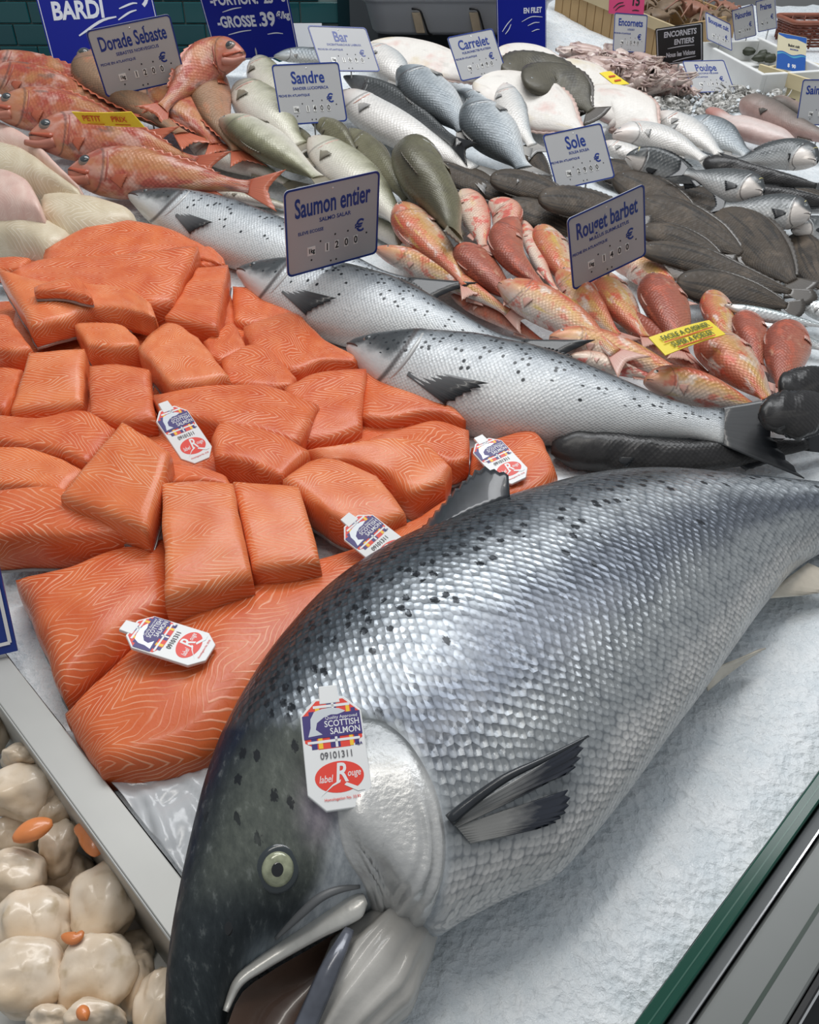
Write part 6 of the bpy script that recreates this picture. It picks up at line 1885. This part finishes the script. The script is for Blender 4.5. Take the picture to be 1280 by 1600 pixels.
cb_body, cb_legs = crab_mesh(3)
cm_b, cm_l = None, []
CRL = ['brown spider crab at the front left corner of the crate', 'reddish spider crab in the middle of the crate', 'brown spider crab beside the slate sign', 'pale brown spider crab against the crate rail', 'spider crab at the right end of the crate', 'spider crab furthest back in the crate',
       'spider crab with its legs over the right rail', 'reddish spider crab in the back right corner of the crate', 'spider crab half hidden behind the pink card']
CRP = [(1022, 26, .05, 20), (1085, 16, .06, 80), (1042, 12, .06, 140), (1010, 8, .05, 200), (1102, 30, .05, 260), (1060, -4, .07, 320), (1124, 26, .05, 15), (1136, 14, .05, 70), (966, -2, .04, 40)]
for k, (x, y, hh, an) in enumerate(CRP):
    c = GB(x, y, hh)
    root = thing('spider_crab', CRL[k], 'crab', c, 'spider crabs in the wooden crate')
    Rm = Matrix.Rotation(R(an), 3, 'Z') @ Matrix.Rotation(R(18 * math.sin(k * 2.1)), 3, 'X')
    sc_ = 0.72 + 0.1 * math.sin(k * 1.7)
    m_ = CRABR if k in (1, 7) else CRAB
    mk('shell', [c + Rm @ (v * sc_) for v in cb_body[0]], cb_body[1], m_, root)
    for lv, lf in cb_legs:
        mk('leg', [c + Rm @ (v * sc_) for v in lv], lf, m_, root)

# pine box and white box at the right
crate('pine_crate', 'light pine crate behind the brown dogfish', GB(1186, 140), GB(1300, 178), 0.16, 0.050, 3, WOODY, WOODY, 0.026)
FL, FR = GB(1088, 104), GB(1182, 158)
al2 = (FR - FL)
L2 = al2.length
al2.normalize()
in2 = V3((-al2.y, al2.x, 0)).normalized()
PS = plain('white_polystyrene', (0.72, 0.73, 0.72), 0.6, vary=0.06, bscale=80, bump=0.15)
pb = thing('polystyrene_box', 'white polystyrene box right of the Poulpe sign', 'box', FL)
for nm, c, ax, ay, az in (('front_wall', FL + al2 * L2 / 2 + in2 * 0.006 + ZV * 0.022, al2 * L2 / 2, in2 * 0.006, ZV * 0.034), ('back_wall', FL + al2 * L2 / 2 + in2 * 0.17 + ZV * 0.026, al2 * L2 / 2, in2 * 0.006, ZV * 0.034),
                          ('side_wall', FL + in2 * 0.088 + al2 * 0.006 + ZV * 0.022, al2 * 0.006, in2 * 0.076, ZV * 0.034), ('side_wall', FR + in2 * 0.088 - al2 * 0.006 + ZV * 0.022, al2 * 0.006, in2 * 0.076, ZV * 0.034),
                          ('box_floor', FL + al2 * L2 / 2 + in2 * 0.088 + ZV * 0.006, al2 * (L2 / 2 - .012), in2 * 0.076, ZV * 0.005)):
    boxes(nm, [(c, ax, ay, az)], PS, pb, bev=0.002)
OYS = plain('dark_green_shell', (0.035, 0.042, 0.024), 0.5, vary=0.5, bscale=120, bump=0.4)
for k, (x, y, a_) in enumerate(((1196, 84, 20), (1206, 86, 75), (1168, 80, 140), (1188, 90, 200), (1204, 91, 10))):
    c = GB(x, y, 0.030)
    vv = []
    for i in range(8):
        th2 = PI * i / 7
        for j in range(14):
            ph = 2 * PI * j / 14
            d = V3((math.sin(th2) * math.cos(ph), math.sin(th2) * math.sin(ph), math.cos(th2)))
            q = Matrix.Rotation(R(a_), 3, 'Z') @ V3((d.x * 0.022, d.y * 0.014, d.z * 0.010))
            vv.append(c + q * (1 + 0.25 * noise.noise(d * 3 + V3((k, 0, 0)))))
    o = mk('oyster', vv, [tuple(reversed(f)) for f in grid_faces(8, 14, True)], OYS, base=c - ZV * 0.01)
    tag(o, 'dark green shellfish in the white polystyrene box', 'shellfish', 'dark shellfish in the white box')

# wicker basket
WICK = plain('red_brown_wicker', (0.16, 0.040, 0.022), 0.5, vary=0.5, bscale=150, bump=0.4)
WICKR = plain('basket_rim', (0.26, 0.085, 0.05), 0.5, vary=0.4, bscale=120)
bc = GB(1262, 74, 0.0)
bk = thing('wicker_basket', 'red brown wicker basket at the right edge behind the wave sign', 'basket', bc)
hx_, hy_, hb = 0.105, 0.075, 0.062


def ring_pts(z, s_=1.0):
    return [V3((bc.x + 0.045 + x, bc.y + 0.045 + y, bc.z + z)) for x, y in rrect(2 * hx_ * s_, 2 * hy_ * s_, 0.02, 3)]


tube('rim', [tuple(p) for p in ring_pts(hb, 1.02) + ring_pts(hb, 1.02)[:1]], 0.006, WICKR, bk, seg=8)
for k in range(8):
    rp = ring_pts(0.006 + k * 0.0068, 0.90 + 0.012 * k)
    n_ = len(rp)
    dense = spl([tuple(p) for p in rp + rp[:1]], 64)
    cc = sum(dense, V3()) / 64
    tube('strand', [tuple(p + (p - cc).normalized() * 0.0022 * (1 if (i + k) % 2 else -1)) for i, p in enumerate(dense)], 0.0030, WICK, bk, seg=5)
for i, p in enumerate(spl([tuple(p) for p in ring_pts(0.03, 0.96) + ring_pts(0.03, .96)[:1]], 21)[:-1]):
    tube('upright', [(p.x, p.y, bc.z), (p.x, p.y, bc.z + hb)], 0.0026, WICK, bk, seg=5)

# ------------------------------------------------------------------ squid, small octopus
def squid_mat():
    t = NT('squid_skin')
    p = t.obj()
    r = t.oinfo()
    c = t.mix(r, (0.50, 0.34, 0.30), (0.66, 0.56, 0.50))
    c = t.mix(t.mr(t.noise(p, 60, 3), 0.5, 0.68, 0, 0.75), c, (0.17, 0.085, 0.09))
    t.set(col=c, rough=0.3, coat=0.3)
    return t.m


SQ = squid_mat()


def squid_vf():
    vv, ff = [], []
    N = 16
    for i in range(N):
        t = i / (N - 1)
        r_ = 0.016 * (math.sin(PI * min(1, 0.06 + t * 0.60)) ** 0.7)
        if t > 0.82:
            r_ = 0.010
        for j in range(10):
            a = 2 * PI * j / 10
            vv.append(V3((-0.055 + t * 0.085, r_ * math.cos(a) * 1.15, r_ * math.sin(a) * 0.85)))
    ff += grid_faces(N, 10, True)
    k = len(vv)                                   # side fins
    for s_ in (-1, 1):
        k = len(vv)
        vv += [V3((-0.054, 0, 0.003)), V3((-0.038, s_ * 0.026, 0.002)), V3((-0.016, s_ * 0.012, 0.004)), V3((-0.038, s_ * 0.004, 0.008))]
        ff += [(k, k + 1, k + 2, k + 3)]
    for q in range(6):                            # arms
        a = 2 * PI * q / 6
        k = len(vv)
        for i in range(6):
            t = i / 5
            c = V3((0.028 + t * 0.042, math.cos(a) * (0.006 + 0.010 * t), math.sin(a) * 0.005 + 0.004 * math.sin(t * 4 + q)))
            for j in range(5):
                b = 2 * PI * j / 5
                r_ = 0.0030 * (1 - 0.6 * t)
                vv.append(c + V3((0, r_ * math.cos(b), r_ * math.sin(b))))
        ff += [tuple(x + k for x in f) for f in grid_faces(6, 5, True)]
    return vv, ff


sv_, sf_ = squid_vf()
sq_me = None
rs_ = random.Random(5)
spots_ = []
for row in range(7):
    for cidx in range(8):
        u, v = (cidx + 0.5 + rs_.uniform(-.35, .35)) / 8, (row + 0.5 + rs_.uniform(-.3, .3)) / 7
        x = 882 + 150 * u + 55 * v + 12 * u * v
        y = 74 + 18 * u + 58 * v - 2 * u
        if y > 96 + (x - 880) * 0.40 and x < 985:
            continue
        spots_.append((x, y, 0.012 + 0.03 * math.sin(PI * u) * math.sin(PI * v) + rs_.uniform(0, .012)))
for x, y, hh in spots_:
    c = GB(x, y, hh)
    if sq_me is None:
        o = mk('squid', [V3(v) for v in sv_], sf_, SQ, base=(0, 0, 0))
        sq_me = o.data
    else:
        o = bpy.data.objects.new('squid', sq_me)
        COL.objects.link(o)
    o.location = c
    o.rotation_euler = (rs_.uniform(-.4, .4), rs_.uniform(-.35, .35), rs_.uniform(-2.4, 0.8))
    k = rs_.uniform(.75, 1.1)
    o.scale = (k, k, k)
    tag(o, 'small pinkish squid in the heap below the Encornets sign', 'squid', 'squid heaped below the Encornets sign')


def octo_mat():
    t = NT('grey_octopus_skin')
    p = t.obj()
    c = t.mix(t.mr(t.noise(p, 90, 4), 0.42, 0.58), (0.16, 0.155, 0.14), (0.58, 0.57, 0.54))
    t.set(col=c, rough=0.3, coat=0.4, normal=t.bump(t.noise(p, 150, 3), 0.4, 0.003))
    return t.m


OC = octo_mat()
vv, ff = [], []
for i in range(9):
    a = PI * i / 8
    for j in range(12):
        b = 2 * PI * j / 12
        d = V3((math.sin(a) * math.cos(b), math.sin(a) * math.sin(b), math.cos(a)))
        vv.append(V3((d.x * .020, d.y * .017, d.z * .014 + .008)) * (1 + .2 * noise.noise(d * 3)))
ff += grid_faces(9, 12, True)
for q in range(8):
    a = 2 * PI * q / 8
    k = len(vv)
    for i in range(8):
        t_ = i / 7
        rr_ = 0.012 + 0.030 * t_
        c = V3((rr_ * math.cos(a + t_ * 1.3), rr_ * math.sin(a + t_ * 1.3), 0.004 + 0.006 * math.sin(t_ * 5 + q)))
        for j in range(5):
            b = 2 * PI * j / 5
            r_ = 0.0052 * (1 - .7 * t_)
            vv.append(c + V3((r_ * math.cos(b) * math.sin(a), -r_ * math.cos(b) * math.cos(a), r_ * math.sin(b))))
    ff += [tuple(x + k for x in f) for f in grid_faces(8, 5, True)]
oc_me = None
for row in range(5):
    for cidx in range(8):
        u, v = (cidx + .5 + rs_.uniform(-.4, .4)) / 8, (row + .5 + rs_.uniform(-.4, .4)) / 5
        x, y = 1030 + 190 * u - 20 * v, 140 + 8 * u + 38 * v
        if x > 1150 and y > 172:
            continue
        c = GB(x, y, rs_.uniform(0, .012))
        if oc_me is None:
            o = mk('small_octopus', vv, ff, OC, base=(0, 0, 0))
            oc_me = o.data
        else:
            o = bpy.data.objects.new('small_octopus', oc_me)
            COL.objects.link(o)
        o.location = c
        o.rotation_euler = (rs_.uniform(-.5, .5), rs_.uniform(-.5, .5), rs_.uniform(0, 6.28))
        k = rs_.uniform(.6, 1.0)
        o.scale = (k, k, k)
        tag(o, 'small speckled grey octopus on the ice below the Poulpe sign', 'octopus', 'small octopus on the ice below the Poulpe sign')

# loose lumps of ice among the octopus and the soles: nobody could count them
vv, ff = [], []
ri = random.Random(9)
for k in range(300):
    if k < 300:
        c = GB(ri.uniform(1000, 1240), ri.uniform(135, 205), ri.uniform(0.0, .022))
    else:
        c = GB(ri.uniform(860, 1000), ri.uniform(40, 72), ri.uniform(-.002, .006))
    s_ = ri.uniform(.004, .010)
    i0 = len(vv)
    for d in ((1, 0, 0), (-1, 0, 0), (0, 1, 0), (0, -1, 0), (0, 0, 1), (0, 0, -1)):
        vv.append(c + V3(d) * s_ * ri.uniform(.5, 1.2))
    ff += [tuple(i0 + i for i in q) for q in ((0, 2, 4), (2, 1, 4), (1, 3, 4), (3, 0, 4), (2, 0, 5), (1, 2, 5), (3, 1, 5), (0, 3, 5))]
lo = mk('ice_lumps', vv, ff, ICE, smooth=False, base=GB(1100, 170))
tag(lo, 'loose lumps of ice scattered among the small octopus', 'ice', kind='stuff')
